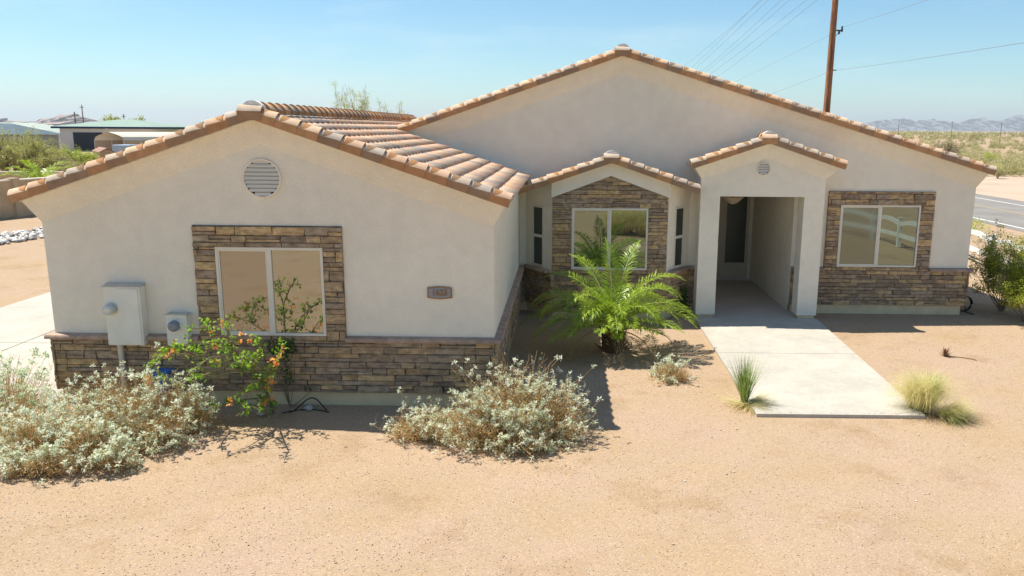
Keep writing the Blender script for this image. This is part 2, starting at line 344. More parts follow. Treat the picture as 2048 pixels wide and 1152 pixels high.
# ------------------------------------------------------------------ house
house = empty('house', 'single storey beige stucco house with clay tile gables, stone veneer and covered entry', 'house', (0, 11, 0))
def stone_fill(region, o, u, n, seed, k, depth=.06, back=True, vmin=None):
    """ledgestone over a convex polygon given in (u, z); o origin, u direction, n outward normal"""
    r_ = random.Random(seed); o, u, n = Vector(o), Vector(u).normalized(), Vector(n).normalized(); zv = Vector((0, 0, 1))
    def P(a, b, d=0): return o + u * a + zv * b + n * d
    def clip(poly):
        m_ = len(region)
        area = sum(region[i][0] * region[(i + 1) % m_][1] - region[(i + 1) % m_][0] * region[i][1] for i in range(m_))
        sgn = 1 if area > 0 else -1
        for i in range(m_):
            a, b = region[i], region[(i + 1) % m_]; out = []
            def ins(q): return sgn * ((b[0] - a[0]) * (q[1] - a[1]) - (b[1] - a[1]) * (q[0] - a[0])) > 1e-9
            def dd_(q): return sgn * ((b[0] - a[0]) * (q[1] - a[1]) - (b[1] - a[1]) * (q[0] - a[0]))
            for j in range(len(poly)):
                q, w_ = poly[j], poly[(j + 1) % len(poly)]
                if ins(q): out.append(q)
                if ins(q) != ins(w_):
                    t_ = dd_(q) / (dd_(q) - dd_(w_)); out.append((q[0] + (w_[0] - q[0]) * t_, q[1] + (w_[1] - q[1]) * t_))
            poly = out
            if len(poly) < 3: return None
        return poly
    if back: k.prism([P(a, b, .004) for a, b in region], n * .012, .0)
    def stone(x0, x1, z0, z1):
        j = lambda: r_.uniform(-.006, .006)
        q = clip([(x0 + j(), z0 + j() * .6), (x1 + j(), z0 + j() * .6), (x1 + j() * 2, z1 + j() * .6), (x0 + j() * 2, z1 + j() * .6)])
        if not q: return
        cx = sum(a for a, _ in q) / len(q); cz = sum(b for _, b in q) / len(q)
        ex = max(a for a, _ in q) - min(a for a, _ in q); ez = max(b for _, b in q) - min(b for _, b in q)
        if ex < .025 or ez < .02: return
        def sh(d):
            return [(cx + (a - cx) * max(0, 1 - 2 * d / ex), cz + (b - cz) * max(0, 1 - 2 * d / ez)) for a, b in q]
        dp = depth * r_.uniform(.62, 1.0); base, top = sh(.0022), sh(.008); tn = r_.uniform(.13, .999)
        tilt = [r_.uniform(-.007, .007) for _ in q]
        b0 = [P(a, b, .01) for a, b in base]; b1 = [P(a, b, dp * .75) for a, b in base]; b2 = [P(a, b, dp + tilt[i]) for i, (a, b) in enumerate(top)]
        for lo, hi in ((b0, b1), (b1, b2)):
            for i in range(len(q)):
                jn = (i + 1) % len(q); k.poly([lo[i], lo[jn], hi[jn], hi[i]], tn)
        k.poly(b2, tn)
    us = [a for a, _ in region]; vs_ = [b for _, b in region]; z = min(vs_) - r_.uniform(0, .02)
    while z < max(vs_):
        rh = r_.choice([.07, .085, .09, .1, .12, .15]); x = min(us) - r_.uniform(0, .25)
        while x < max(us):
            Ln = r_.uniform(.18, .55)
            if rh > .09 and r_.random() < .3:
                s = rh * r_.uniform(.4, .6); stone(x, x + Ln, z, z + s)
                x1 = x + Ln * r_.uniform(.35, .65)
                if Ln > .34: stone(x, x1, z + s, z + rh); stone(x1, x + Ln, z + s, z + rh)
                else: stone(x, x + Ln, z + s, z + rh)
            else: stone(x, x + Ln, z, z + rh)
            x += Ln
        z += rh
def rectr(a, b, c, d): return [(a, c), (b, c), (b, d), (a, d)]
def surround(k, o, u, n, x0, x1, ztop, wx0, wx1, wz0, wz1, zbase, seed, bx0=None, bx1=None):
    stone_fill(rectr(x0, wx0, zbase, wz1), o, u, n, seed, k); stone_fill(rectr(wx1, x1, zbase, wz1), o, u, n, seed + 1, k)
    stone_fill(rectr(x0, x1, wz1, ztop), o, u, n, seed + 2, k)
    if wz0 > zbase + .02: stone_fill(rectr(wx0, wx1, zbase, wz0), o, u, n, seed + 3, k)
def ledge(k, o, u, n, L_, seed=0, z0=.965, z1=1.035, prj=.105):
    """sloped cap stones along a wall"""
    r_ = random.Random(seed); o, u, n = Vector(o), Vector(u).normalized(), Vector(n).normalized(); x = 0
    while x < L_ - .01:
        l = min(r_.uniform(.42, .6), L_ - x)
        if L_ - x - l < .15: l = L_ - x
        a, b = o + u * (x + .0015), o + u * (x + l - .0015); j = r_.uniform(-.004, .004)
        prof = [(0.001, z0), (prj + j, z0), (prj + j + .003, z0 + .03), (prj + j - .008, z1 - .018), (0.001, z1)]
        pa = [a + n * d + Vector((0, 0, z)) for d, z in prof]; k.prism(pa, b - a, r_.random()); x += l
# ---- walls
GY, MY, PY, BY = 11.0, 17.3, 16.57, 16.6
GL, GRX, GC, GK, GP, GS = -7.3, -.995, -4.17, 2.62, 4.04, .338
MR, MC, MK, MP, MSR, MSL = 8.7, 1.13, 2.77, 5.41, .304, .346
FL_ = .15; BAND = .33
k = MB()
zg = lambda x: GP - BAND - abs(x - GC) * (GP - BAND - GK) / (GRX - GC)
def gab(kk, xl, xr, xc, y, z0, zk, zp): kk.poly([(xl, y, z0), (xr, y, z0), (xr, y, zk), (xc, y, zp), (xl, y, zk)])
gab(k, GL, GRX, GC, GY, .2, GK, GP - BAND); gab(k, GL, GRX, GC, 22.4, .0, GK, GP)
k.poly([(GRX, GY, .2), (GRX, MY, .2), (GRX, MY, GK), (GRX, GY, GK)]); k.poly([(GL, GY, .2), (GL, 22.4, .2), (GL, 22.4, GK), (GL, GY, GK)])
# flared cove, garage
tl, trr, tz, ty = GL - .15, GRX + .165, 2.92, GY - FL_
k.poly([(GRX, GY, GK), (GC, GY, GP - BAND), (GC, ty, GP), (trr, ty, tz)]); k.poly([(GC, GY, GP - BAND), (GL, GY, GK), (tl, ty, tz), (GC, ty, GP)])
k.poly([(GRX, GY, GK), (trr, ty, tz), (trr, MY, tz), (GRX, MY, GK)]); k.poly([(GL, GY, GK), (tl, ty, tz), (tl, 22.4, tz), (GL, 22.4, GK)])
k.build('garage_wall', STUCCO, house)
k = MB()
eh0, eh1 = 3.1, 4.89
zl = lambda x: MP - BAND - (MC - x) * MSL
zr = lambda x: MP - BAND - (x - MC) * (MP - BAND - MK) / (MR - MC)
k.poly([(-3.45, MY, .2), (eh0, MY, .2), (eh0, MY, zr(eh0)), (MC, MY, MP - BAND), (-3.45, MY, zl(-3.45))])
k.poly([(eh0, MY, 2.75), (eh1, MY, 2.75), (eh1, MY, zr(eh1)), (eh0, MY, zr(eh0))])
k.poly([(eh1, MY, .2), (MR, MY, .2), (MR, MY, MK), (eh1, MY, zr(eh1))])
k.poly([(MR, MY, .2), (MR, 29, .2), (MR, 29, MK), (MR, MY, MK)])
k.poly([(-6.3, 29, 0), (MR, 29, 0), (MR, 29, MK), (MC, 29, MP), (-6.3, 29, 2.75)])
k.poly([(-6.3, 22.5, 0), (-6.3, 29, 0), (-6.3, 29, 2.75), (-6.3, 22.5, 2.75)])
ty = MY - FL_; tx = MR + .15; tz = 3.06; lx = -3.42
k.poly([(MR, MY, MK), (MC, MY, MP - BAND), (MC, ty, MP), (tx, ty, tz)])
k.poly([(MC, MY, MP - BAND), (lx, MY, zl(lx)), (lx, ty, zl(lx) + BAND), (MC, ty, MP)])
k.poly([(lx, MY, zl(lx)), (lx, MY, zl(lx) + BAND), (lx, ty, zl(lx) + BAND)])
k.poly([(MR, MY, MK), (tx, ty, tz), (tx, 29, tz), (MR, 29, MK)])
k.build('main_wall', STUCCO, house)
k = MB()   # entry recess
k.poly([(eh1, MY, .04), (eh1, 21.1, .04), (eh1, 21.1, 2.75), (eh1, MY, 2.75)]); k.poly([(eh0, MY, .04), (eh0, 21.1, .04), (eh0, 21.1, 2.75), (eh0, MY, 2.75)])
k.poly([(eh0, 21.1, .04), (eh1, 21.1, .04), (eh1, 21.1, 2.75), (eh0, 21.1, 2.75)]); k.poly([(eh0, PY + .4, 2.75), (eh1, PY + .4, 2.75), (eh1, 21.1, 2.75), (eh0, 21.1, 2.75)])
k.build('entry_wall', STUCCO, house)
# portico
PL, PR, PC, PK, PP = 2.76, 5.29, 4.05, 2.96, 3.68
k = MB(); y = PY; zb = PP - .30
k.poly([(PL, y, 2.6), (PR, y, 2.6), (PR, y, PK), (PC, y, zb), (PL, y, PK)])
k.poly([(PL, y, 2.6), (PR, y, 2.6), (PR, y + .4, 2.6), (PL, y + .4, 2.6)]); k.poly([(PL, y + .4, 2.6), (PR, y + .4, 2.6), (PR, y + .4, PK), (PL, y + .4, PK)])
k.poly([(PL, y, 2.6), (PL, MY, 2.6), (PL, MY, PK), (PL, y, PK)]); k.poly([(PR, y, 2.6), (PR, MY, 2.6), (PR, MY, PK), (PR, y, PK)])
k.poly([(PL + .4, y + .4, 2.6), (PL + .4, MY, 2.6), (PL + .4, MY, 2.8), (PL + .4, y + .4, 2.8)]); k.poly([(PR - .4, y + .4, 2.6), (PR - .4, MY, 2.6), (PR - .4, MY, 2.8), (PR - .4, y + .4, 2.8)])
k.poly([(PL, y + .4, 2.6), (PL + .4, y + .4, 2.6), (PL + .4, MY, 2.6), (PL, MY, 2.6)]); k.poly([(PR - .4, y + .4, 2.6), (PR, y + .4, 2.6), (PR, MY, 2.6), (PR - .4, MY, 2.6)])
k.poly([(PL, y + .4, 2.802), (PR, y + .4, 2.802), (PR, MY, 2.802), (PL, MY, 2.802)])
ptl, ptr, ptz, pty = PL - .16, PR + .22, 3.19, y - FL_
k.poly([(PR, y, PK), (PC, y, zb), (PC, pty, PP), (ptr, pty, ptz)]); k.poly([(PC, y, zb), (PL, y, PK), (ptl, pty, ptz), (PC, pty, PP)])
k.poly([(PR, y, PK), (ptr, pty, ptz), (ptr, MY, ptz), (PR, MY, PK)]); k.poly([(PL, y, PK), (ptl, pty, ptz), (ptl, MY, ptz), (PL, MY, PK)])
k.build('portico', STUCCO, house)
for x0, x1 in ((PL, PL + .4), (PR - .41, PR)):
    q = boxo('pillar', STUCCO, house, x0, x1, PY, PY + .4, .115, 2.6)
    boxo('plinth', FOUND, q, x0 + .035, x1 - .035, PY + .035, PY + .365, 0, .115)
# bay
BL, BR, BC, BP, BS = -.28, 2.11, .915, 3.27, .344
bz = lambda x: BP - abs(x - BC) * BS
AL, AR = (-.86, MY), (2.66, MY)
k = MB()
k.poly([(BL, BY, .2), (BR, BY, .2), (BR, BY, bz(BR)), (BC, BY, BP), (BL, BY, bz(BL))])
k.poly([(*AL, .2), (BL, BY, .2), (BL, BY, bz(BL)), (*AL, bz(AL[0]))]); k.poly([(BR, BY, .2), (*AR, .2), (*AR, bz(AR[0])), (BR, BY, bz(BR))])
# proud stucco band over the stone gable
bnd = [(BL - .02, 2.545), (BC, 3.0), (BR + .02, 2.56), (BR + .02, bz(BR)), (BC, BP), (BL - .02, bz(BL))]
k.prism([(a, BY - .005, b) for a, b in bnd], (0, -.065, 0))
k.build('bay_wall', STUCCO, house)
# foundations
k = MB()
k.box(GL + .02, GRX - .0, GY - .005, 22.3, -.1, .2); k.box(-.99, 8.68, MY + .02 - .025, 28.9, -.1, .199)
k.prism([(BL + .02, BY - .005, -.1), (BR - .02, BY - .005, -.1), (AR[0] - .02, MY, -.1), (AL[0] + .02, MY, -.1)], (0, 0, .3))
k2 = MB(); k2.box(GL + .02, GRX - .0, GY - .005, 22.3, -.1, .199)
k3 = MB(); k3.box(-.99, 3.09, MY - .005, 28.9, -.1, .199); k3.box(4.93, 8.64, MY - .005, 28.9, -.1, .199)
k3.prism([(BL + .02, BY - .005, -.1), (BR - .02, BY - .005, -.1), (AR[0] - .02, MY, -.1), (AL[0] + .02, MY, -.1)], (0, 0, .298))
k2.v += []; base_n = len(k2.v); k2.f += [[i + base_n for i in f_] for f_ in k3.f]; k2.v += k3.v; k2.t += k3.t
k2.build('foundation', FOUND, house)
# ---- stone
WA = (-4.885, -3.375, 1.035, 2.30); WB = (5.87, 7.57, 1.05, 2.385); WC = (.12, 1.70, 1.05, 2.34)
fx = (1, 0, 0); fn = (0, -1, 0)
k = MB(); o = (0, GY, 0)
stone_fill(rectr(GL - .05, GRX + .05, .2, .965), o, fx, fn, 11, k)
surround(k, o, fx, fn, -5.19, -3.10, 2.60, *WA, .965, 20)
stone_fill(rectr(-.055, 6.3, .2, .965), (GRX, GY, 0), (0, 1, 0), (1, 0, 0), 33, k)
stone_fill(rectr(-.055, 11, .2, .965), (GL, GY, 0), (0, 1, 0), (-1, 0, 0), 34, k)
k.build('stone_veneer', STONE, house)
k = MB(); o = (0, BY, 0)
stone_fill(rectr(BL - .03, BR + .03, .2, .965), o, fx, fn, 41, k)
stone_fill(rectr(BL, WC[0], .965, WC[3]), o, fx, fn, 42, k); stone_fill(rectr(WC[1], BR, .965, WC[3]), o, fx, fn, 43, k)
stone_fill(rectr(WC[0], WC[1], .965, WC[2]), o, fx, fn, 44, k)
stone_fill([(BL, WC[3]), (BR, WC[3]), (BR, 2.56), (BC, 3.0), (BL, 2.545)], o, fx, fn, 45, k)
for P0, P1, sd_ in ((AL, (BL, BY), 50), ((BR, BY), AR, 51)):
    u = Vector((P1[0] - P0[0], P1[1] - P0[1], 0)); ln = u.length; u.normalize(); n_ = Vector((u.y, -u.x, 0))
    stone_fill(rectr(0, ln, .2, .965), (*P0, 0), u, n_, sd_, k)
stone_fill(rectr(2.66, 3.1, .2, .965), (0, MY, 0), fx, fn, 52, k); stone_fill(rectr(GRX, AL[0], .2, .965), (0, MY, 0), fx, fn, 53, k)
k.build('stone_veneer', STONE, house)
k = MB(); o = (0, MY, 0)
stone_fill(rectr(eh1 + .01, MR + .05, .2, .965), o, fx, fn, 61, k)
surround(k, o, fx, fn, 5.60, 7.86, 2.675, *WB, .965, 70)
stone_fill(rectr(-.055, 8, .2, .965), (MR, MY, 0), (0, 1, 0), (1, 0, 0), 80, k)
k.build('stone_veneer', STONE, house)
def ledge_part(*a, **kw):
    k = MB(); ledge(k, *a, **kw); k.build('stone_ledge', CAPST, house)
ledge_part((GL - .1, GY, 0), fx, fn, 2.20, 1); ledge_part((-3.095, GY, 0), fx, fn, 2.2, 2)
ledge_part((GRX, GY + .002, 0), (0, 1, 0), (1, 0, 0), 6.2, 3, prj=.11); ledge_part((GL, GY + .002, 0), (0, 1, 0), (-1, 0, 0), 10, 4)
ledge_part((GRX + .1, MY, 0), fx, fn, AL[0] - GRX - .1, 5, prj=.1)
for P0, P1, sd_ in ((AL, (BL - .07, BY - .0), 50), ((BR + .07, BY), AR, 51)):
    u = Vector((P1[0] - P0[0], P1[1] - P0[1], 0)); ln = u.length; u.normalize(); ledge_part((*P0, 0), u, (u.y, -u.x, 0), ln, sd_, prj=.1)
ledge_part((2.68, MY, 0), fx, fn, .42, 7); ledge_part((eh1 + .01, MY, 0), fx, fn, .70, 8); ledge_part((7.865, MY, 0), fx, fn, .93, 9)
ledge_part((MR, MY + .002, 0), (0, 1, 0), (1, 0, 0), 8, 10)
# ---- windows
def slider(x0, x1, z0, z1, y, gl=None, gs=None, xm=None):
    """two pane sliding window in a facade facing -Y"""
    f = MB(); xm = xm or (x0 + x1) / 2; fw = .038
    f.box(x0, x1, y - .045, y, z0, z0 + fw); f.box(x0, x1, y - .045, y, z1 - fw, z1)
    f.box(x0, x0 + fw, y - .0445, y, z0 + fw, z1 - fw); f.box(x1 - fw, x1, y - .0445, y, z0 + fw, z1 - fw)
    f.box(xm - .03, xm + .03, y - .04, y, z0 + fw, z1 - fw)
    win = f.build('window', WHITE, house, bevel=.004)
    s = MB(); a, b, c, d = x0 + fw, xm - .03, z0 + fw, z1 - fw; t_ = .02
    s.box(a, b, y - .034, y - .006, c, c + t_); s.box(a, b, y - .034, y - .006, d - t_, d); s.box(a, a + t_, y - .0335, y - .006, c + t_, d - t_); s.box(b - t_, b, y - .0335, y - .006, c + t_, d - t_)
    s.build('sash', WHITE, win)
    g = MB(); g.box(a + t_, b - t_, y - .020, y - .012, c + t_, d - t_); g.build('pane', gs or GLASSS, win)
    g = MB(); g.box(xm + .03, x1 - fw, y - .016, y - .008, c, d); g.build('pane', gl or GLASS, win)
    return win
slider(*WA[:2], *WA[2:], GY - .002); slider(*WB[:2], *WB[2:], MY - .002, GLASSG, GLASSGS); slider(*WC[:2], *WC[2:], BY - .002, GLASSG, GLASSG)
for P0, P1, a0, a1 in (((AL), (BL, BY), .30, .70), ((BR, BY), AR, .30, .70)):
    u = Vector((P1[0] - P0[0], P1[1] - P0[1], 0)); ln = u.length; u.normalize(); n_ = Vector((u.y, -u.x, 0)); zz = Vector((0, 0, 1))
    o = Vector((*P0, 0)) + u * ln * a0; W_ = ln * (a1 - a0)
    f = MB(); zb_, zt_ = 1.07, 2.34; fw = .03
    f.obox(o + zz * zb_, u, zz, n_, W_, fw, .03); f.obox(o + zz * (zt_ - fw), u, zz, n_, W_, fw, .03)
    f.obox(o + zz * (zb_ + fw), u, zz, n_, fw, zt_ - zb_ - 2 * fw, .0295); f.obox(o + u * (W_ - fw) + zz * (zb_ + fw), u, zz, n_, fw, zt_ - zb_ - 2 * fw, .0295)
    f.obox(o + u * fw + zz * 1.68, u, zz, n_, W_ - 2 * fw, .06, .028)
    win = f.build('window', WHITE, house)
    f = MB(); f.obox(o + u * fw + zz * (zb_ + fw), u, zz, n_, W_ - 2 * fw, 1.68 - zb_ - fw, .012); f.build('pane', GLASSD, win)
    f = MB(); f.obox(o + u * fw + zz * 1.74, u, zz, n_, W_ - 2 * fw, zt_ - fw - 1.74, .016); f.build('pane', GLASSD, win)
# ---- gable vents
def vent(cx, cz, r, y, n_, name='gable_vent'):
    f = MB(); K = 40
    for i in range(K):
        a, b = 2 * math.pi * i / K, 2 * math.pi * (i + 1) / K; P = lambda an, rr_, yy: (cx + rr_ * math.cos(an), yy, cz + rr_ * math.sin(an))
        ri = r * .93; yf = y - .035
        f.poly([P(a, r, y), P(b, r, y), P(b, r, yf), P(a, r, yf)]); f.poly([P(a, r, yf), P(b, r, yf), P(b, ri, yf), P(a, ri, yf)]); f.poly([P(a, ri, yf), P(b, ri, yf), P(b, ri, y), P(a, ri, y)])
    v = f.build(name, STUCCO, house)
    f = MB(); st = 2 * r * .93 / n_; rr_ = r * .925
    for i in range(n_):
        zc = cz - rr_ + (i + .5) * st; hw = math.sqrt(max(.0001, rr_ ** 2 - (zc - cz) ** 2))
        f.prism([(cx - hw, y - .004, zc + st * .50), (cx - hw, y - .012, zc + st * .5), (cx - hw, y - .034, zc - st * .30), (cx - hw, y - .026, zc - st * .36)], (2 * hw, 0, 0))
    f.build('louvre', WHITE, v)
    f = MB(); f.poly([(cx + rr_ * math.cos(6.283 * i / K), y - .003, cz + rr_ * math.sin(6.283 * i / K)) for i in range(K)]); f.build('vent_back', DARK, v)
vent(-4.165, 3.25, .265, GY, 9); vent(4.01, 3.17, .135, PY, 5)
# ---- front door
d = boxo('front_door', DOORP, house, 3.93, 4.80, 21.03, 21.08, .07, 2.5, bevel=.004)
boxo('door_glass', GLASSD, d, 4.20, 4.72, 21.018, 21.03, .50, 2.32)
f = MB(); f.box(4.17, 4.20, 21.005, 21.03, .47, 2.35); f.box(4.72, 4.75, 21.005, 21.03, .47, 2.35); f.box(4.20, 4.72, 21.006, 21.03, .47, .50); f.box(4.20, 4.72, 21.006, 21.03, 2.32, 2.35); f.build('glass_trim', DOORP, d)
f = MB(); f.tube([(4.0, 20.97, 1.05), (4.0, 20.93, 1.08), (4.0, 20.93, 1.25), (4.0, 20.97, 1.28)], .012); f.build('door_handle', BRONZE, d)
f = MB(); f.box(4.80, 4.885, 21.0, 21.09, .05, 2.6); f.box(3.80, 3.86, 21.0, 21.09, .05, 2.6); f.box(3.86, 4.80, 21.0, 21.09, 2.5, 2.6); f.build('door_frame', WHITE, house)
boxo('door_gap', DARK, house, 3.86, 3.93, 21.05, 21.09, .05, 2.5)
boxo('threshold', METAL, house, 3.86, 4.80, 20.95, 21.05, .046, .075)
# ---- roof tiles
PROF = [(0, 0), (.02, .010), (.055, .024), (.09, .029), (.125, .024), (.16, .010), (.18, .002), (.23, -.002), (.28, 0)]
def tile_field(P0, U, V_, rowlen, rows, seed, expo=.30, w_=.28, name='field_tile', start=None, parent=None):
    """rows of S tiles; P0 ridge corner, U along the ridge, V_ down the slope; rowlen(i)->length along U"""
    r_ = np.random.default_rng(seed); P0, U, V_ = [np.array(a, float) for a in (P0, U, V_)]
    Nn = np.cross(U, V_); Nn /= np.linalg.norm(Nn)
    if Nn[2] < 0: Nn = -Nn
    Vs, Fs, T = [], [], []; c = 0; m_ = len(PROF); pu = np.array([a for a, _ in PROF]); ph = np.array([b for _, b in PROF])
    for i in range(rows):
        L_ = rowlen(i); nt_ = int(round(L_ / w_)); off = 0
        for j in range(nt_):
            jx = r_.uniform(-.004, .004); jz = r_.uniform(0, .004); jv = r_.uniform(-.006, .006)
            A = P0 + U * (off + j * w_ + jx)
            top = A[None] + U * pu[:, None] + V_ * (i * expo - .02) + Nn * (ph[:, None] + .008)
            bot = A[None] + U * pu[:, None] + V_ * ((i + 1) * expo + .012 + jv) + Nn * (ph[:, None] + .046 + jz)
            lip = bot - Nn * .02
            lip2 = lip - V_ * .10
            Vs.append(np.concatenate([top, bot, lip, lip2])); a = np.arange(m_ - 1)
            for s in (0, m_, 2 * m_): Fs.append(np.stack([a + s, a + s + 1, a + s + 1 + m_, a + s + m_], -1) + c)
            T.append(np.full(3 * (m_ - 1), r_.random() * .999)); c += 4 * m_
    return mesh_np(name, np.concatenate(Vs), [np.concatenate(Fs)], TILE, parent or house, np.concatenate(T))
def barrels(A, D, UP, n_, seed, expo=.305, r=.095, skirt=0.0, skdir=None, mt=RTILE, name='rake_tile', parent=None, k0=None, lift=.02):
    """overlapping half-round tiles from the low end A along D (upwards)"""
    r_ = random.Random(seed); A, D, UP = Vector(A), Vector(D).normalized(), Vector(UP).normalized(); S = D.cross(UP).normalized()
    kk = MB(); K = 12
    if skdir and S.dot(Vector(skdir)) < 0: S = -S
    for i in range(n_):
        tn = r_.random() * .999; jl = r_.uniform(-.006, .006); ps = []
        for (s, rad, lf) in ((i * expo - .035 + jl, r * 1.06, lift), ((i + 1) * expo + .01, r * .90, 0.0)):
            c = A + D * s + UP * lf; row = []
            if skirt: row.append(c + S * rad * .98 - UP * (skirt + lf))
            for q in range(K + 1):
                an = math.pi * (q / K) * (1.0); row.append(c + S * rad * math.copysign(abs(math.cos(an)) ** 1.35, math.cos(an)) + UP * rad * abs(math.sin(an)) ** 1.15)
            ps.append(row)
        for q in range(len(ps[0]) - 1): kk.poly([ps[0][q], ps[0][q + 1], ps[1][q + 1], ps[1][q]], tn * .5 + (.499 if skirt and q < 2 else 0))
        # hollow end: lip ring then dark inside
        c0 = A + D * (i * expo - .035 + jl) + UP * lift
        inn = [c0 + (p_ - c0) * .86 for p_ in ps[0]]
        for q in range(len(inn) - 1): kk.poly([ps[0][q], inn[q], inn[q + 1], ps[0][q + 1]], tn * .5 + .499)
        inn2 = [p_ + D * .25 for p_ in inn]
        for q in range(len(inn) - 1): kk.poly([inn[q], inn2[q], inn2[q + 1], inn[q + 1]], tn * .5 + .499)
    return kk.build(name, mt, parent or house)
def deck(pts, name='roof_deck'):
    kk = MB(); kk.prism(pts, (0, 0, .035)); return kk.build(name, MORTAR, house)
def gable_roof(xc, zp, xl, zl_, xr, zr_, y0, y1, ll, lr, seed, nr=None, ends=(True, True), rown=None):
    for sgn, xe, ze, rl, sd_ in ((-1, xl, zl_, ll, seed), (1, xr, zr_, lr, seed + 1)):
        V_ = Vector((xe - xc, 0, ze - zp)); Ls = V_.length; V_.normalize(); Nn = Vector((-V_.z * sgn, 0, V_.x * sgn)).normalized()
        rows = int(round(Ls / .30)); ex = (Ls + .05) / rows
        kk = MB(); a, b = Vector((xc, y0 + .02, zp)), Vector((xe, y0 + .02, ze))
        kk.prism([a, b, b + Nn * .03, a + Nn * .03], (0, y1 - y0 - .02, 0)); kk.build('roof_deck', MORTAR, house)
        tile_field(Vector((xc, y0 + .05, zp)) + Nn * .032, (0, 1, 0), V_, rl, rows, sd_, ex)
        # rake tiles along the front edge
        A = Vector((xe, y0 + .035, ze)) + Nn * .075 - V_ * -.03
        barrels(A, -V_, Nn, rows, seed + 7 + sgn, ex, .096, .075, (0, -1, 0))
    kk = MB()
    z_ = zp + .13
    barrels((xc, y0 + .10, zp + .10), (0, 1, 0), (0, 0, 1), int((y1 - y0 - .1) / .3), seed + 9, .30, .115, .03, None, name='ridge_tile')
    # mortar cap and saddle tile at the peak
    f = MB(); K = 14; rr_ = .165
    ring = [(xc + rr_ * math.cos(math.pi * i / K), zp + .085 + rr_ * .98 * math.sin(math.pi * i / K)) for i in range(K + 1)]
    f.prism([(a, y0 + .02, b) for a, b in ring] + [(xc - rr_, y0 + .02, zp + .0), (xc + rr_, y0 + .02, zp + .0)], (0, .10, 0)); f.build('mortar_cap', MORTAR, house, bevel=.01)
    barrels((xc - .135, y0 + .028, zp + .085), (1, 0, 0), (0, 0, 1), 1, seed + 12, .27, .105, .10, (0, -1, 0), lift=.0)
gable_roof(GC, GP, GL - .15, 2.92, GRX + .165, 2.92, GY - FL_ - .07, 22.5, lambda i: 11.4, lambda i: 11.4 if i < 2 else 6.2, 100)
gable_roof(MC, MP, -3.42, MP - MSL * (MC + 3.42), MR + .15, 3.06, MY - FL_ - .07, 29.1, lambda i: 11.8, lambda i: 11.8, 200)
gable_roof(PC, PP, ptl, ptz, ptr, ptz, PY - FL_ - .07, MY + .02, lambda i: .84, lambda i: .84, 300)
gable_roof(BC, BP, -.90, bz(-.90), 2.62, bz(2.62), BY - .20, MY + .02, lambda i: .84, lambda i: .84, 400)
# ------------------------------------------------------------------ things on the walls
pan = empty('electric_panel', 'tall beige electric service panel with a round meter on its left, on the garage wall', 'electric panel', (-6.19, 10.9, .9))
boxo('cabinet', BOXP, pan, -6.45, -5.935, 10.84, 10.998, .90, 1.74, bevel=.008)
f = MB(); f.prism([(-6.465, 10.825, 1.735), (-5.92, 10.825, 1.735), (-5.92, 10.998, 1.765), (-6.465, 10.998, 1.765)], (0, 0, .012)); f.build('rain_hood', METAL, pan)
boxo('panel_door', BOXP, pan, -6.265, -5.96, 10.828, 10.84, .93, 1.715, bevel=.003)
f = MB(); f.tube([(-6.355, 10.84, 1.43), (-6.355, 10.80, 1.43)], .085, 20); f.build('meter_ring', METAL, pan)
f = MB(); f.tube([(-6.355, 10.80, 1.43), (-6.355, 10.73, 1.43), (-6.355, 10.715, 1.43)], [.072, .070, .055], 20); mg = f.build('meter', METERG, pan)
boxo('meter_face', WHITE, mg, -6.395, -6.315, 10.708, 10.714, 1.42, 1.455)
f = MB(); f.tube([(-6.33, 10.93, .90), (-6.33, 10.93, 0)], .045, 14); f.build('conduit', METAL, pan, smooth=False)
f = MB(); f.tube([(-6.33, 10.93, .905), (-6.33, 10.93, .87)], .055, 14); f.build('conduit_nut', METAL, pan)
sb = empty('meter_box', 'small beige electric box with a bluish glass meter beside the garage window', 'meter box', (-5.455, 10.9, .9))
boxo('cabinet', BOXP, sb, -5.61, -5.31, 10.85, 10.998, .90, 1.34, bevel=.006)
boxo('lid', METAL, sb, -5.62, -5.30, 10.84, 10.998, 1.341, 1.352)
f = MB(); f.tube([(-5.47, 10.85, 1.20), (-5.47, 10.82, 1.20)], .095, 20); f.build('meter_ring', BOXP, sb)
f = MB(); f.tube([(-5.47, 10.82, 1.20), (-5.47, 10.76, 1.20), (-5.47, 10.745, 1.20)], [.08, .075, .05], 20); f.build('meter', METERD, sb)
bb = empty('utility_box', 'blue plastic utility box behind the silvery bush below the panels', 'utility box', (-5.85, 10.75, 0))
boxo('box_body', BLUE, bb, -5.90, -5.60, 10.72, 10.90, .2, .52, bevel=.02); boxo('box_lid', BLUE, bb, -5.92, -5.58, 10.70, 10.92, .521, .55, bevel=.008)
f = MB(); f.box(-5.78, -5.72, 10.8, 10.84, 0, .2); f.build('post', METAL, bb)
# house number
pl = empty('house_number_sign', 'small grey and bronze plaque reading 1623 on the garage wall', 'house number', (-1.76, 10.99, 1.68))
def plaque(x0, x1, z0, z1, bulge, y0, y1):
    P = []; K = 10
    for i in range(K + 1): u = i / K; P.append((x0 + (x1 - x0) * u, y0, z0 - bulge * math.sin(math.pi * u)))
    for i in range(K + 1): u = 1 - i / K; P.append((x0 + (x1 - x0) * u, y0, z1 + bulge * math.sin(math.pi * u)))
    f = MB(); f.prism(P, (0, y1 - y0, 0)); return f
plaque(-1.93, -1.585, 1.605, 1.75, .018, 10.998, 10.975).build('plaque_rim', BRONZE, pl, bevel=.003)
plaque(-1.91, -1.605, 1.622, 1.733, .016, 10.9745, 10.972).build('plaque_face', PLATE, pl)
fc = bpy.data.curves.new('digits', 'FONT'); fc.body = '1623'; fc.size = .125; fc.extrude = .006; fc.offset = .002; fc.align_x = 'CENTER'; fc.align_y = 'CENTER'; fc.space_character = 1.05
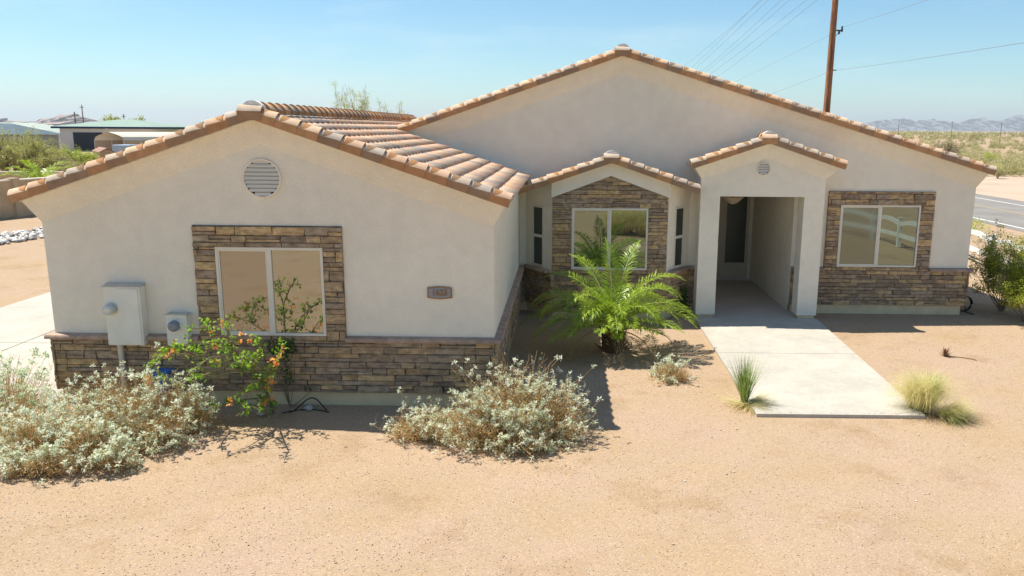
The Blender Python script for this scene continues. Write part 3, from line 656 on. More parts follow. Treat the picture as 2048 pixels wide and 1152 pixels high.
fo = bpy.data.objects.new('digits', fc); C.objects.link(fo); fo.rotation_euler = (R(90), 0, 0); fo.location = (-1.7575, 10.966, 1.678); fo.scale = (.86, 1, 1)
bpy.context.view_layer.update()
me = bpy.data.meshes.new_from_object(fo.evaluated_get(bpy.context.evaluated_depsgraph_get())); mw = fo.matrix_world.copy(); me.transform(mw)
bpy.data.objects.remove(fo); link('digits', me, BRONZE, pl)
# lamp
lm = empty('pendant_lamp', 'frosted bowl ceiling lamp hanging in the covered entry', 'lamp', (3.82, 18.5, 2.75))
f = MB(); K = 24; prof = [(.0, 2.265), (.05, 2.275), (.10, 2.30), (.16, 2.35), (.215, 2.405), (.24, 2.425), (.235, 2.435), (.2, 2.41), (0, 2.35)]
for (r0, z0), (r1, z1) in zip(prof[:-1], prof[1:]):
    for i in range(K):
        a, b = 6.28319 * i / K, 6.28319 * (i + 1) / K
        f.poly([(3.82 + r0 * math.cos(a), 18.5 + r0 * math.sin(a), z0), (3.82 + r0 * math.cos(b), 18.5 + r0 * math.sin(b), z0), (3.82 + r1 * math.cos(b), 18.5 + r1 * math.sin(b), z1), (3.82 + r1 * math.cos(a), 18.5 + r1 * math.sin(a), z1)])
f.build('lamp_bowl', LAMPG, lm, smooth=True)
f = MB(); f.tube([(3.82, 18.5, 2.36), (3.82, 18.5, 2.74)], .012); f.tube([(3.82, 18.5, 2.72), (3.82, 18.5, 2.748)], .07, 16)
for a in (0, 2.09, 4.19): f.tube([(3.82 + .215 * math.cos(a), 18.5 + .215 * math.sin(a), 2.42), (3.82, 18.5, 2.6)], .005, 5)
f.build('lamp_stem', BRONZE, lm)
# hoses
f = MB(); P = []
for i in range(34):
    a = i / 33 * 2 * math.pi * 2.2; P.append((8.86 + .17 * math.cos(a), 17.55 + .02 * i / 33 * 4, .19 + .17 * math.sin(a) + .0))
f.tube(P + [(8.86, 17.5, .02), (8.95, 17.3, .015)], .014, 6); tag(f.build('garden_hose', HOSE, smooth=True), 'coiled black hose against the far right corner of the house', 'hose')
f = MB(); f.tube([(-3.85 + .49 * u, 10.62 + .24 * math.sin(u * 2.6), .012 + .14 * math.sin(math.pi * u) ** 2) for u in np.linspace(0, 1, 16)], .009, 6)
f.tube([(-3.95 + .65 * u, 10.6 + .12 * math.sin(u * 3.5) + .1 * u, .012) for u in np.linspace(0, 1, 14)], .007, 6)
tag(f.build('drip_tube', HOSE, smooth=True), 'thin dark irrigation tube looping at the foot of the garage wall', 'irrigation tube')
LST = mat('loose_stone', [(.5, .4, .3), (.42, .38, .34)], .9, 20, .2)
for p_, z_, lb in (((-4.22, 10.5, .035), .075, 'pale loose stone at the foot of the orange flowering shrub'), ((-3.62, 10.78, .03), .09, 'loose stone by the irrigation tube against the garage wall')):
    tag(rocks('stone', np.array([p_]), np.array([z_]), LST), lb, 'stone', 'loose stones')
# ------------------------------------------------------------------ plants
def norm(a): return a / np.maximum(np.linalg.norm(a, axis=-1, keepdims=True), 1e-9)
def leaves(P, D, L_, W_, r_, fold=.25, droop=0.0):
    """kite shaped leaves: positions P (N,3), directions D, lengths L, widths W -> verts, quads"""
    n = len(P); D = norm(D); up = norm(r_.standard_normal((n, 3)) * .6 + np.array([0, 0, 1])); S = norm(np.cross(D, up)); Nn = np.cross(S, D)
    L_ = np.broadcast_to(L_, (n,))[:, None]; W_ = np.broadcast_to(W_, (n,))[:, None]
    mid = P + D * L_ * .5 + Nn * L_ * fold * .3
    V = np.stack([P, mid + S * W_ * .5, P + D * L_ - np.array([0, 0, 1]) * droop * L_, mid - S * W_ * .5], 1)
    return V.reshape(-1, 3), np.arange(n * 4).reshape(n, 4)
def stems(A, B, r0, r1, r_, bend=.1, seg=3, k=3):
    """thin curved sticks from A to B"""
    n = len(A); T = np.linspace(0, 1, seg + 1); mid = (A + B) / 2 + r_.standard_normal((n, 3)) * bend * np.linalg.norm(B - A, axis=1, keepdims=True)
    Vs = []
    D = norm(B - A); S = norm(np.cross(D, np.array([.3, .2, 1.0]))); U = np.cross(D, S)
    for t_ in T:
        c = A * (1 - t_) ** 2 + 2 * mid * t_ * (1 - t_) + B * t_ ** 2; rad = r0 + (r1 - r0) * t_
        for j in range(k): Vs.append(c + (S * math.cos(6.283 * j / k) + U * math.sin(6.283 * j / k)) * rad)
    V = np.stack(Vs, 1); F = []
    for s in range(seg):
        for j in range(k): F.append([s * k + j, s * k + (j + 1) % k, (s + 1) * k + (j + 1) % k, (s + 1) * k + j])
    F = (np.array(F)[None] + (np.arange(n) * k * (seg + 1))[:, None, None]).reshape(-1, 4)
    return V.reshape(-1, 3), F
def build_many(name, parts, mt, parent, tints=None):
    V, F, T, c = [], [], [], 0
    for i, (v, f) in enumerate(parts):
        V.append(v); F.append(f + c); c += len(v); T.append(tints[i] if tints is not None else np.random.default_rng(i).random(len(f)))
    return mesh_np(name, np.concatenate(V), [np.concatenate(F)], mt, parent, np.concatenate(T))
def brittlebush(label, domes, ntip, seed, mt=None, dry=.35, lsz=.05, name='brittlebush', extra=None):
    """domes: list of (x, y, rx, ry, h, weight)"""
    r_ = np.random.default_rng(seed); root = empty(name, label, 'bush', (domes[0][0], domes[0][1], 0))
    wts = np.array([d[5] for d in domes]); wts = wts / wts.sum(); ch = r_.choice(len(domes), ntip, p=wts); D = np.array(domes)[ch]
    a = r_.uniform(0, 2 * math.pi, ntip); el = np.arcsin(r_.uniform(.02, 1, ntip)); jit = (1 + .16 * r_.standard_normal(ntip)) * (1 + .13 * np.sin(a * 5 + D[:, 0] * 7) + .08 * np.sin(el * 9 + a * 3))
    shell = jit * np.where(r_.random(ntip) < .25, r_.uniform(.5, .9, ntip), 1)
    tip = np.stack([D[:, 0] + np.cos(a) * np.cos(el) * D[:, 2] * shell, D[:, 1] + np.sin(a) * np.cos(el) * D[:, 3] * shell, .03 + np.sin(el) * D[:, 4] * shell], -1)
    bas = np.stack([D[:, 0] + (tip[:, 0] - D[:, 0]) * .18, D[:, 1] + (tip[:, 1] - D[:, 1]) * .18, np.full(ntip, .0)], -1)
    if extra is not None:
        tip = np.concatenate([tip, extra]); bas = np.concatenate([bas, np.repeat(bas[:1], len(extra), 0) * 0 + np.array([domes[0][0], domes[0][1], .1])])
    n2 = len(tip); V, F = stems(bas, tip, .0045, .002, r_, .10, 3); FT = np.repeat(r_.random(n2), 9)
    # side twigs and dry flower stalks
    q = r_.integers(0, n2, int(n2 * 3.2)); u = r_.uniform(.45, .95, len(q))[:, None]; A = bas[q] * (1 - u) + tip[q] * u; B = A + norm(r_.standard_normal((len(q), 3)) + np.array([0, 0, .7])) * r_.uniform(.06, .20, (len(q), 1))
    V2, F2 = stems(A, B, .0022, .0012, r_, .12, 2); T2 = np.repeat(r_.random(len(q)), 6)
    build_many('stems', [(V, F), (V2, F2)], DRYSTEM, root, [FT, T2])
    # rosettes
    nz = lambda p: np.sin(p[:, 0] * 9 + 2 * np.sin(p[:, 1] * 7)) + np.sin(p[:, 1] * 11 + p[:, 2] * 8) + np.sin(p[:, 2] * 13 + p[:, 0] * 5)
    keep = nz(tip) + r_.normal(0, .5, n2) > -.75; cen = tip[keep]; q2 = r_.integers(0, len(B), int(len(B) * .42)); q2 = q2[nz(B[q2]) > .1]; cen = np.concatenate([cen, B[q2]])
    K = 14; n = len(cen); P = np.repeat(cen, K, 0); ax = norm(cen - np.array([D[:, 0].mean(), D[:, 1].mean(), -.3])); AX = np.repeat(ax, K, 0)
    dr = norm(r_.standard_normal((n * K, 3)) + AX * .75); sz = np.repeat(r_.uniform(.7, 1.25, n), K) * r_.uniform(.75, 1.2, n * K) * lsz
    V3, F3 = leaves(P + dr * r_.uniform(.002, .02, (n * K, 1)) - AX * r_.uniform(0, .03, (n * K, 1)), dr, sz * .88, sz * .46, r_, .3)
    T3 = np.clip(np.repeat(r_.random(n), K) + r_.uniform(-.2, .2, n * K), 0, 1)
    build_many('leaves', [(V3, F3)], mt or L_BRIT, root, [T3])
    # dry curled leaves low inside
    n = int(ntip * 34 * dry); q = r_.integers(0, n2, n); u = r_.uniform(.3, .93, (n, 1)); P = bas[q] * (1 - u) + tip[q] * u + r_.standard_normal((n, 3)) * .035
    P[:, 2] = np.maximum(P[:, 2], .01); V4, F4 = leaves(P, r_.standard_normal((n, 3)), r_.uniform(.02, .05, n), r_.uniform(.006, .016, n), r_, .5)
    build_many('dry_leaves', [(V4, F4)], DRYSTEM, root)
    return root
brittlebush('large sprawling silvery brittlebush with brown dry stems, under the electric panel at lower left',
    [(-5.38, 9.75, .64, .60, .80, 1.0), (-5.95, 9.55, .70, .65, .72, 1.0), (-5.75, 8.95, .65, .50, .50, .8), (-5.1, 9.45, .42, .42, .50, .5), (-6.45, 9.1, .6, .6, .55, .8), (-5.3, 8.75, .28, .25, .30, .25), (-6.1, 8.55, .5, .3, .25, .4), (-4.85, 9.95, .26, .3, .62, .25)], 1500, 21, lsz=.042)
brittlebush('greener brittlebush at the left corner of the garage beside the driveway', [(-7.7, 10.35, .75, .7, .78, 1), (-7.2, 9.75, .55, .5, .55, .8), (-8.3, 10.2, .5, .5, .55, .5)], 420, 22, L_BRIT2, .2)
ex = np.array([(-.85, 9.9, 1.22), (-.8, 9.85, 1.15), (-.92, 9.95, 1.1), (-.72, 9.9, 1.05), (-.35, 9.9, 1.16), (-.25, 10, 1.1), (-.45, 9.95, 1.05), (-1.42, 9.9, 1.0), (-1.45, 9.85, .93), (-.1, 10.1, 1.02), (-2.15, 9.8, .25), (-2.3, 9.75, .3), (-2.0, 9.7, .33), (-1.8, 9.75, .35), (-.6, 9.9, 1.1), (-.55, 10, 1.0), (-2.22, 9.8, .22), (-1.95, 9.8, .38)])
brittlebush('rounded silvery brittlebush with bare upright stems at the right corner of the garage',
    [(-.62, 9.85, .92, .62, .80, 1.5), (-.95, 9.7, .75, .55, .62, 1.0), (-1.6, 9.75, .60, .42, .46, .6), (-2.0, 9.75, .40, .32, .26, .25), (-.15, 9.95, .55, .5, .70, .7), (-.7, 9.75, .5, .4, .95, .6), (-.55, 9.45, .55, .35, .35, .4)], 1250, 23, extra=ex, lsz=.039)
brittlebush('small low brittlebush by itself between the palm and the walkway', [(1.72, 12.35, .34, .26, .26, 1)], 110, 24, lsz=.045)

def frond(P0, az, el, L_, r_, droop, npair=34, leafl=.30, curl=0.0, wl=.017):
    """returns rachis points and leaflet arrays"""
    d = np.array([math.cos(az) * math.cos(el), math.sin(az) * math.cos(el), math.sin(el)]); T = np.linspace(0, 1, 15)
    pts = [np.array(P0, float)]; e = el
    for i in range(14):
        e -= droop * (0.4 + 1.5 * T[i]) / 14; a2 = az + curl * T[i]
        pts.append(pts[-1] + np.array([math.cos(a2) * math.cos(e), math.sin(a2) * math.cos(e), math.sin(e)]) * L_ / 14)
    pts = np.array(pts); s = np.linspace(.16, 1, npair); idx = s * 14; i0 = np.minimum(idx.astype(int), 13); fr = (idx - i0)[:, None]
    p = pts[i0] * (1 - fr) + pts[i0 + 1] * fr; tg = norm(pts[i0 + 1] - pts[i0]); side = norm(np.cross(tg, np.array([0, 0, 1.0]) + d * .01)); nn_ = np.cross(side, tg)
    Vs, n = [], 0
    ll = leafl * np.sin(np.clip(s * 1.08, 0, 1) * math.pi) ** .45 * (1 - .35 * s) + .03
    for sg in (-1, 1):
        dr = norm(side * sg * .80 + tg * (.55 + .35 * s[:, None]) + nn_ * (.34 + r_.uniform(-.25, .25, (npair, 1))) + r_.standard_normal((npair, 3)) * .10)
        wv = norm(np.cross(dr, nn_)) * wl * .5; tip = p + dr * ll[:, None] - np.array([0, 0, 1]) * (ll * r_.uniform(.10, .34, npair))[:, None]; md = p + dr * ll[:, None] * .5 + nn_ * .005
        Vs.append(np.stack([p - wv * .4, md - wv, tip, md + wv, ], 1))
    V = np.concatenate(Vs); return pts, V.reshape(-1, 3), np.arange(len(V) * 4).reshape(-1, 4)
def palm(label, base, trunk_h, fr, seed, name='palm', trunk_r=.17, leafl=.30, npair=34, wl=.017, dead=0):
    r_ = np.random.default_rng(seed); root = empty(name, label, 'palm', base); bx, by, bz_ = base
    f = MB(); K = 12
    f.tube([(bx, by, -.02), (bx, by, trunk_h * .6), (bx, by, trunk_h)], [trunk_r * 1.0, trunk_r * 1.1, trunk_r * .7], 12, .1)
    for i in range(90):                       # old leaf bases
        a = r_.uniform(0, 6.283); z = r_.uniform(.0, trunk_h); l = r_.uniform(.08, .24); e = r_.uniform(.3, 1.2); rad = trunk_r * .9
        p0 = Vector((bx + rad * math.cos(a), by + rad * math.sin(a), z)); dv = Vector((math.cos(a) * math.cos(e), math.sin(a) * math.cos(e), math.sin(e)))
        f.tube([p0, p0 + dv * l], [.022, .006], 4, r_.random(), caps=False)
    f.build('trunk', PALMBARK, root)
    for i, (az, el, L_, dr, cu) in enumerate(fr):
        az, el = R(az), R(el); P0 = (bx + .07 * math.cos(az), by + .07 * math.sin(az), trunk_h)
        pts, V, F = frond(P0, az, el, L_, r_, dr, npair, leafl, cu, wl)
        g = MB(); g.tube([tuple(q) for q in pts], [.014 * (1 - .8 * j / 14) + .002 for j in range(15)], 5, caps=False)
        fo_ = mesh_np('frond', V, [F], L_PALM, root, np.clip(r_.uniform(.2, .8) + r_.uniform(-.25, .25, len(F)), 0, 1))
        g.build('rachis', L_PALMR, fo_)
    for i in range(dead):
        a = i * 2.4 + .5; pts, V, F = frond((bx + .1 * math.cos(a), by + .1 * math.sin(a), trunk_h * .75), a, .25, 1.0 + .12 * (i % 3), r_, 1.3, 26, .16, .2, .010)
        V[:, 2] = np.maximum(V[:, 2], .01); pts[:, 2] = np.maximum(pts[:, 2], .012)
        fo_ = mesh_np('dead_frond', V, [F], L_DEAD, root, r_.random(len(F))); g = MB(); g.tube([tuple(q) for q in pts], [.012 * (1 - .8 * j / 14) + .002 for j in range(15)], 5, caps=False); g.build('rachis', L_DEAD, fo_)
    return root
L_DEAD = leaf('dead_frond_leaf', [(.42, .27, .12), (.56, .40, .20), (.36, .30, .12)], .2)
rp = random.Random(8); FR_ = [(100, 80, 1.30, .55, .1), (60, 72, 1.45, .8, 0), (130, 66, 1.35, .9, .1), (25, 50, 1.55, 1.5, .1), (-8, 42, 1.60, 1.7, -.1), (170, 44, 1.55, 1.4, 0), (195, 50, 1.45, 1.7, .1), (5, 28, 1.55, 1.2, 0),
      (-25, 30, 1.45, 1.1, 0), (-50, 52, 1.15, 1.6, 0), (-85, 58, 1.0, 1.5, 0), (215, 26, 1.35, .9, 0), (235, 48, 1.25, 1.7, 0), (255, 20, 1.0, .8, 0), (150, 30, 1.6, 1.1, 0), (178, 18, 1.55, .9, 0), (-40, 12, 1.3, .5, 0), (-62, 4, 1.1, .2, 0),
      (40, 35, 1.4, 1.2, 0), (75, 42, 1.4, 1.2, 0), (110, 38, 1.4, 1.2, 0), (200, 8, 1.4, .5, 0), (-15, 10, 1.45, .5, 0), (225, 62, 1.2, 1.6, 0), (-30, 66, 1.25, 1.5, 0), (15, 64, 1.4, 1.4, 0), (155, 60, 1.4, 1.3, 0), (-75, 28, 1.0, .9, 0), (270, 40, 1.0, 1.4, 0), (242, 6, 1.1, .3, 0)]
FR2 = [q for q in FR_ if not (q[1] < 15 and q[0] not in (178, 225, -40))]
palm('bushy young date palm with arching feather fronds before the bay window', (.87, 14.05, 0), .52, [(a, e + 6, l * (1.10 if e < 60 else 1.22), d_ * 1.12, c) for a, e, l, d_, c in FR2] + [(a + 17, e + 2, l * 1.0, d_ * 1.25, c) for a, e, l, d_, c in FR_[3:24:2]], 31, leafl=.33, npair=64, wl=.019, dead=8, trunk_r=.19)
pr_ = random.Random(4)
palm('young palm with drooping fronds behind the tan block wall at far left', (-25.9, 39.2, 0), 1.0, [(a, e, 2.0, 1.3, 0) for a, e in ((10, 60), (50, 70), (95, 55), (140, 65), (175, 50), (210, 45), (250, 62), (290, 50), (330, 45), (20, 30), (190, 25), (270, 78))], 32, leafl=.5, wl=.06, npair=26)

r_ = np.random.default_rng(77); n = 2600; cc = np.array([(-5.6, 8.9, 1.0, .8), (-.7, 9.4, 1.0, .6), (-.2, 9.6, .9, .6), (.9, 13.6, 1.1, .8), (-4.1, 10.3, .7, .4), (1.75, 12.2, .4, .3), (2.7, 11.1, .4, .3), (5.4, 10.7, .5, .35)])[r_.integers(0, 8, n)]
P = np.stack([cc[:, 0] + r_.standard_normal(n) * cc[:, 2] * .6, cc[:, 1] + r_.standard_normal(n) * cc[:, 3] * .6, np.full(n, .012)], -1); P = P[(P[:, 1] < 10.9) | (P[:, 0] > -.9)]; n = len(P)
DD = r_.standard_normal((n, 3)) * [1, 1, .12]; v, q = leaves(P + [0, 0, .006], DD, r_.uniform(.012, .04, n), r_.uniform(.004, .016, n), r_, .3)
lt = build_many('leaf_litter', [(v, q)], DRYSTEM, None); tag(lt, 'dry leaf litter scattered on the gravel under the shrubs and palm', 'leaf litter', kind='stuff')
# bougainvillea: branches leaning out from the trunk
def px_pt(x, y, Y_):      # kept small: skeleton measured on the facade plane, then pushed forward by its own depth
    return (x, Y_, y)
BG = [  # polylines of (x, y, z)
 [(-4.08, 10.62, 0), (-4.10, 10.55, .25), (-4.14, 10.45, .5), (-4.2, 10.3, .75), (-4.3, 10.1, 1.0), (-4.35, 9.95, 1.25), (-4.28, 9.8, 1.5), (-4.2, 9.72, 1.62)],
 [(-4.14, 10.45, .5), (-4.35, 10.3, .72), (-4.6, 10.15, .88), (-4.85, 10.05, 1.0), (-5.1, 9.95, 1.05), (-5.3, 9.95, .98), (-5.42, 9.95, .8), (-5.45, 9.97, .62)],
 [(-4.35, 10.3, .72), (-4.7, 10.2, .72), (-4.95, 10.1, .65), (-5.15, 10.05, .55)],
 [(-4.3, 10.1, 1.0), (-4.55, 10.0, 1.15), (-4.75, 9.9, 1.22), (-4.95, 9.85, 1.18), (-5.05, 9.8, 1.1)],
 [(-4.1, 10.5, .3), (-4.0, 10.35, .55), (-3.9, 10.25, .8), (-3.78, 10.15, 1.0), (-3.65, 10.05, 1.12)],
 [(-4.2, 10.3, .75), (-4.05, 10.1, .95), (-3.95, 10.0, 1.15), (-3.98, 9.9, 1.3)],
 [(-4.1, 10.55, .25), (-4.3, 10.35, .3), (-4.5, 10.15, .32), (-4.7, 10.0, .25), (-4.85, 9.85, .12)],
 [(-4.0, 10.4, .45), (-4.1, 10.0, .55), (-4.2, 9.7, .55)],
 [(-4.08, 10.6, .1), (-4.05, 10.3, .22), (-4.15, 10.05, .3), (-4.3, 9.9, .22)],
 [(-4.2, 10.3, .75), (-4.1, 9.85, 1.05), (-3.95, 9.45, 1.2), (-3.9, 9.2, 1.15)], [(-4.3, 10.1, 1.0), (-4.45, 9.6, 1.1), (-4.55, 9.2, 1.0)],
 [(-4.35, 9.95, 1.25), (-4.5, 9.7, 1.45), (-4.6, 9.5, 1.5)], [(-4.85, 10.05, 1.0), (-4.9, 9.7, 1.2), (-4.8, 9.45, 1.25)]]
bo = empty('bougainvillea', 'sparse leaning bougainvillea with orange bracts in front of the garage window', 'shrub', (-4.08, 10.62, 0)); r_ = np.random.default_rng(41); rb = random.Random(41)
f = MB(); NP, ND, NT = [], [], []
for i, pl_ in enumerate(BG):
    n_ = len(pl_); f.tube(pl_, [(.020 if i == 0 else .010) * (1 - .8 * j / n_) + .002 for j in range(n_)], 6, rb.random(), caps=False)
    for j in range(1, n_):
        a, b = np.array(pl_[j - 1]), np.array(pl_[j]); d_ = 10 if i else 7
        if i == 0 and j < 3: d_ = 5
        for q in range(d_):
            u = rb.random(); p0 = a + (b - a) * u; NP.append(p0 + r_.standard_normal(3) * .035); ND.append(r_.standard_normal(3) + (0, 0, .2))
        for q in range(2):                        # twigs
            u = rb.random(); p0 = a + (b - a) * u; p1 = p0 + norm(r_.standard_normal(3) + np.array([0, -.2, .5])) * rb.uniform(.08, .24); f.tube([tuple(p0), tuple((p0 + p1) / 2 + r_.standard_normal(3) * .012), tuple(p1)], [.004, .003, .0015], 4, rb.random(), caps=False)
            for z in range(rb.randint(5, 11)): u2 = rb.uniform(.2, 1); NP.append(p0 + (p1 - p0) * u2 + r_.standard_normal(3) * .018); ND.append(r_.standard_normal(3))
f.build('branches', BARK, bo)
NP, ND = np.array(NP), np.array(ND); v, q = leaves(NP, ND, r_.uniform(.04, .075, len(NP)), r_.uniform(.028, .05, len(NP)), r_, .35); build_many('leaves', [(v, q)], L_BOUG, bo)
fp = [(-5.45, 9.9, .66), (-5.42, 9.9, .7), (-4.95, 9.8, 1.22), (-5.0, 9.8, 1.12), (-4.3, 9.75, 1.5), (-4.15, 9.9, 1.32), (-4.05, 9.9, 1.25), (-3.75, 10.1, .98), (-3.85, 10.1, .92), (-3.68, 10.05, 1.1), (-3.95, 10.2, .62), (-3.9, 10.2, .58), (-4.0, 10.25, .5), (-4.02, 10.2, .3), (-3.95, 10.25, .34),
      (-4.08, 10.3, .27), (-4.55, 10.0, 1.12), (-4.6, 10.1, .92), (-4.2, 9.95, 1.2), (-4.82, 9.86, .16), (-4.45, 10.1, .34), (-5.15, 9.9, 1.02), (-4.45, 9.7, 1.4), (-3.82, 10.15, .85)]
for c_ in fp:
    n_ = rb.randint(7, 17); P = np.array(c_) + r_.standard_normal((n_, 3)) * .014; D_ = r_.standard_normal((n_, 3)) + (0, 0, .4)
    v, q = leaves(P, D_, r_.uniform(.034, .055, n_), r_.uniform(.028, .042, n_), r_, .5); build_many('flower_cluster', [(v, q)], L_BOUGF, bo)
# dark vine on the wall under the window
def foliage_cluster(label, cat, name, boxes, dens, lsz, mt, seed, stem=True, wd=.6):
    r_ = np.random.default_rng(seed); root = empty(name, label, cat, ((boxes[0][0] + boxes[0][1]) / 2, (boxes[0][2] + boxes[0][3]) / 2, 0)); P = []
    for x0, x1, y0, y1, z0, z1 in boxes:
        n = max(8, int(dens * (x1 - x0) * (z1 - z0) * 100)); P.append(np.stack([r_.uniform(x0, x1, n), r_.uniform(y0, y1, n), r_.uniform(z0, z1, n)], -1))
    P = np.concatenate(P); v, q = leaves(P, r_.standard_normal(P.shape), r_.uniform(.7, 1.3, len(P)) * lsz, r_.uniform(.7, 1.2, len(P)) * lsz * wd, r_); build_many('leaves', [(v, q)], mt, root)
    if stem:
        A = np.repeat([[root.location.x, root.location.y, 0]], 8, 0); B = P[r_.integers(0, len(P), 8)]; v, q = stems(A, B, .006, .003, r_, .08, 3, 4); build_many('stems', [(v, q)], BARK, root)
    return root
foliage_cluster('dark green vine clinging to the stone right below the garage window', 'vine', 'vine', [(-3.98, -3.86, 10.80, 10.92, .35, 1.0), (-4.2, -3.8, 10.82, 10.92, .8, 1.0), (-3.72, -3.62, 10.86, 10.93, .24, .30)], 20, .05, L_VINE, 51)
foliage_cluster('small dark leafy weed against the left pillar of the entry', 'weed', 'weed', [(2.42, 2.66, 16.75, 17.05, 0, .30), (2.5, 2.62, 16.8, 17.0, .3, .62)], 24, .07, L_VINE, 52)

def blades(P, az, el, L_, W_, droop, r_, seg=4):
    """grass blades as tapering strips"""
    n = len(P); Vs = []; pos = P.copy(); e = el.copy()
    S = np.stack([-np.sin(az), np.cos(az), np.zeros(n)], -1)
    for s in range(seg + 1):
        wv = S * (W_ * (1 - (s / seg) ** 1.5) * .5 + .0004)[:, None]; Vs += [pos - wv, pos + wv]
        d = np.stack([np.cos(az) * np.cos(e), np.sin(az) * np.cos(e), np.sin(e)], -1); pos = pos + d * (L_ / seg)[:, None]; e = e - droop * (s + .5) / seg
    V = np.stack(Vs, 1); F = np.array([[2 * s, 2 * s + 1, 2 * s + 3, 2 * s + 2] for s in range(seg)]); F = (F[None] + (np.arange(n) * 2 * (seg + 1))[:, None, None]).reshape(-1, 4)
    V[..., 2] = np.maximum(V[..., 2], .006)
    return V.reshape(-1, 3), F
def tuft(c, rad, n, el0, el1, L0, L1, W_, droop, r_, az0=0, az1=6.283):
    a = r_.uniform(0, 6.283, n); rr_ = rad * np.sqrt(r_.random(n)); P = np.stack([c[0] + rr_ * np.cos(a), c[1] + rr_ * np.sin(a), np.full(n, c[2])], -1)
    az = r_.uniform(az0, az1, n); return blades(P, az, r_.uniform(el0, el1, n), r_.uniform(L0, L1, n), np.full(n, W_), r_.uniform(.4, 1.2, n) * droop, r_)
r_ = np.random.default_rng(61)
yc = (2.67, 11.22, .0); yu = empty('yucca', 'upright green spiky yucca with a straw coloured skirt at the left edge of the walkway', 'yucca', (2.67, 11.22, 0))
v1 = tuft((2.64, 11.25, .05), .05, 230, R(58), R(89), .44, .74, .011, .10, r_); build_many('leaves', [v1], L_YUC, yu)
v2 = tuft((2.72, 11.2, .03), .07, 260, R(-2), R(28), .25, .50, .007, .35, r_, -2.3, .9); v3 = tuft((2.64, 11.2, .03), .06, 70, R(0), R(20), .2, .48, .007, .3, r_, 2.2, 4.2); build_many('dry_skirt', [v2, v3], L_DRYG, yu)
f = MB(); f.tube([(2.64, 11.25, -.02), (2.64, 11.25, .09)], [.05, .035], 10, .3); f.build('stalk', PALMBARK, yu)
gs = empty('ornamental_grass', 'yellow straw grass clump with green centre at the near right corner of the walkway', 'grass clump', (5.2, 10.95, 0))
v1 = tuft((5.12, 11.05, .02), .14, 2000, R(45), R(88), .42, .82, .0035, 1.5, r_); v2 = tuft((5.35, 10.85, .02), .12, 700, R(10), R(50), .25, .55, .0035, .7, r_, -1.9, .6); build_many('dry_blades', [v1, v2], L_DRYG, gs)
v3 = tuft((5.22, 11.05, .02), .06, 160, R(60), R(86), .45, .62, .007, .3, r_, -1, 1.5); v4 = tuft((5.35, 10.8, .02), .08, 140, R(5), R(40), .25, .5, .006, .4, r_, -2, .2); build_many('green_blades', [v3, v4], L_YUC, gs)
st = empty('dead_yucca', 'small dead brown plant stub alone in the gravel right of the walkway', 'dead plant', (6.8, 13.95, 0))
v1 = tuft((6.8, 13.95, .0), .035, 70, R(35), R(85), .08, .24, .016, .4, r_); build_many('dead_leaves', [v1], mat('dead_leaf', [(.20, .10, .05), (.34, .19, .10), (.12, .07, .04)], .9), st)
f = MB(); f.tube([(6.8, 13.95, 0), (6.79, 13.94, .14)], [.03, .012], 6, .4); f.tube([(6.82, 13.95, .01), (7.05, 13.85, .012), (7.2, 13.75, .01), (7.22, 13.68, .01)], .006, 5); f.build('stem', PALMBARK, st)
# tall grasses behind the camera, seen in the bay window glass
for i, (x, y, lb) in enumerate(((2.15, 2.6, 'tall feathery golden grass clump near the photographer, left of its pair'), (3.1, 2.9, 'tall feathery golden grass clump near the photographer, right of its pair'))):
    g = empty('tall_grass', lb, 'grass clump', (x, y, 0), 'tall grasses in the near yard')
    build_many('blades', [tuft((x, y, .02), .4, 2600, R(40), R(88), .8, 1.5, .010, 1.2, r_)], L_DRYG, g)

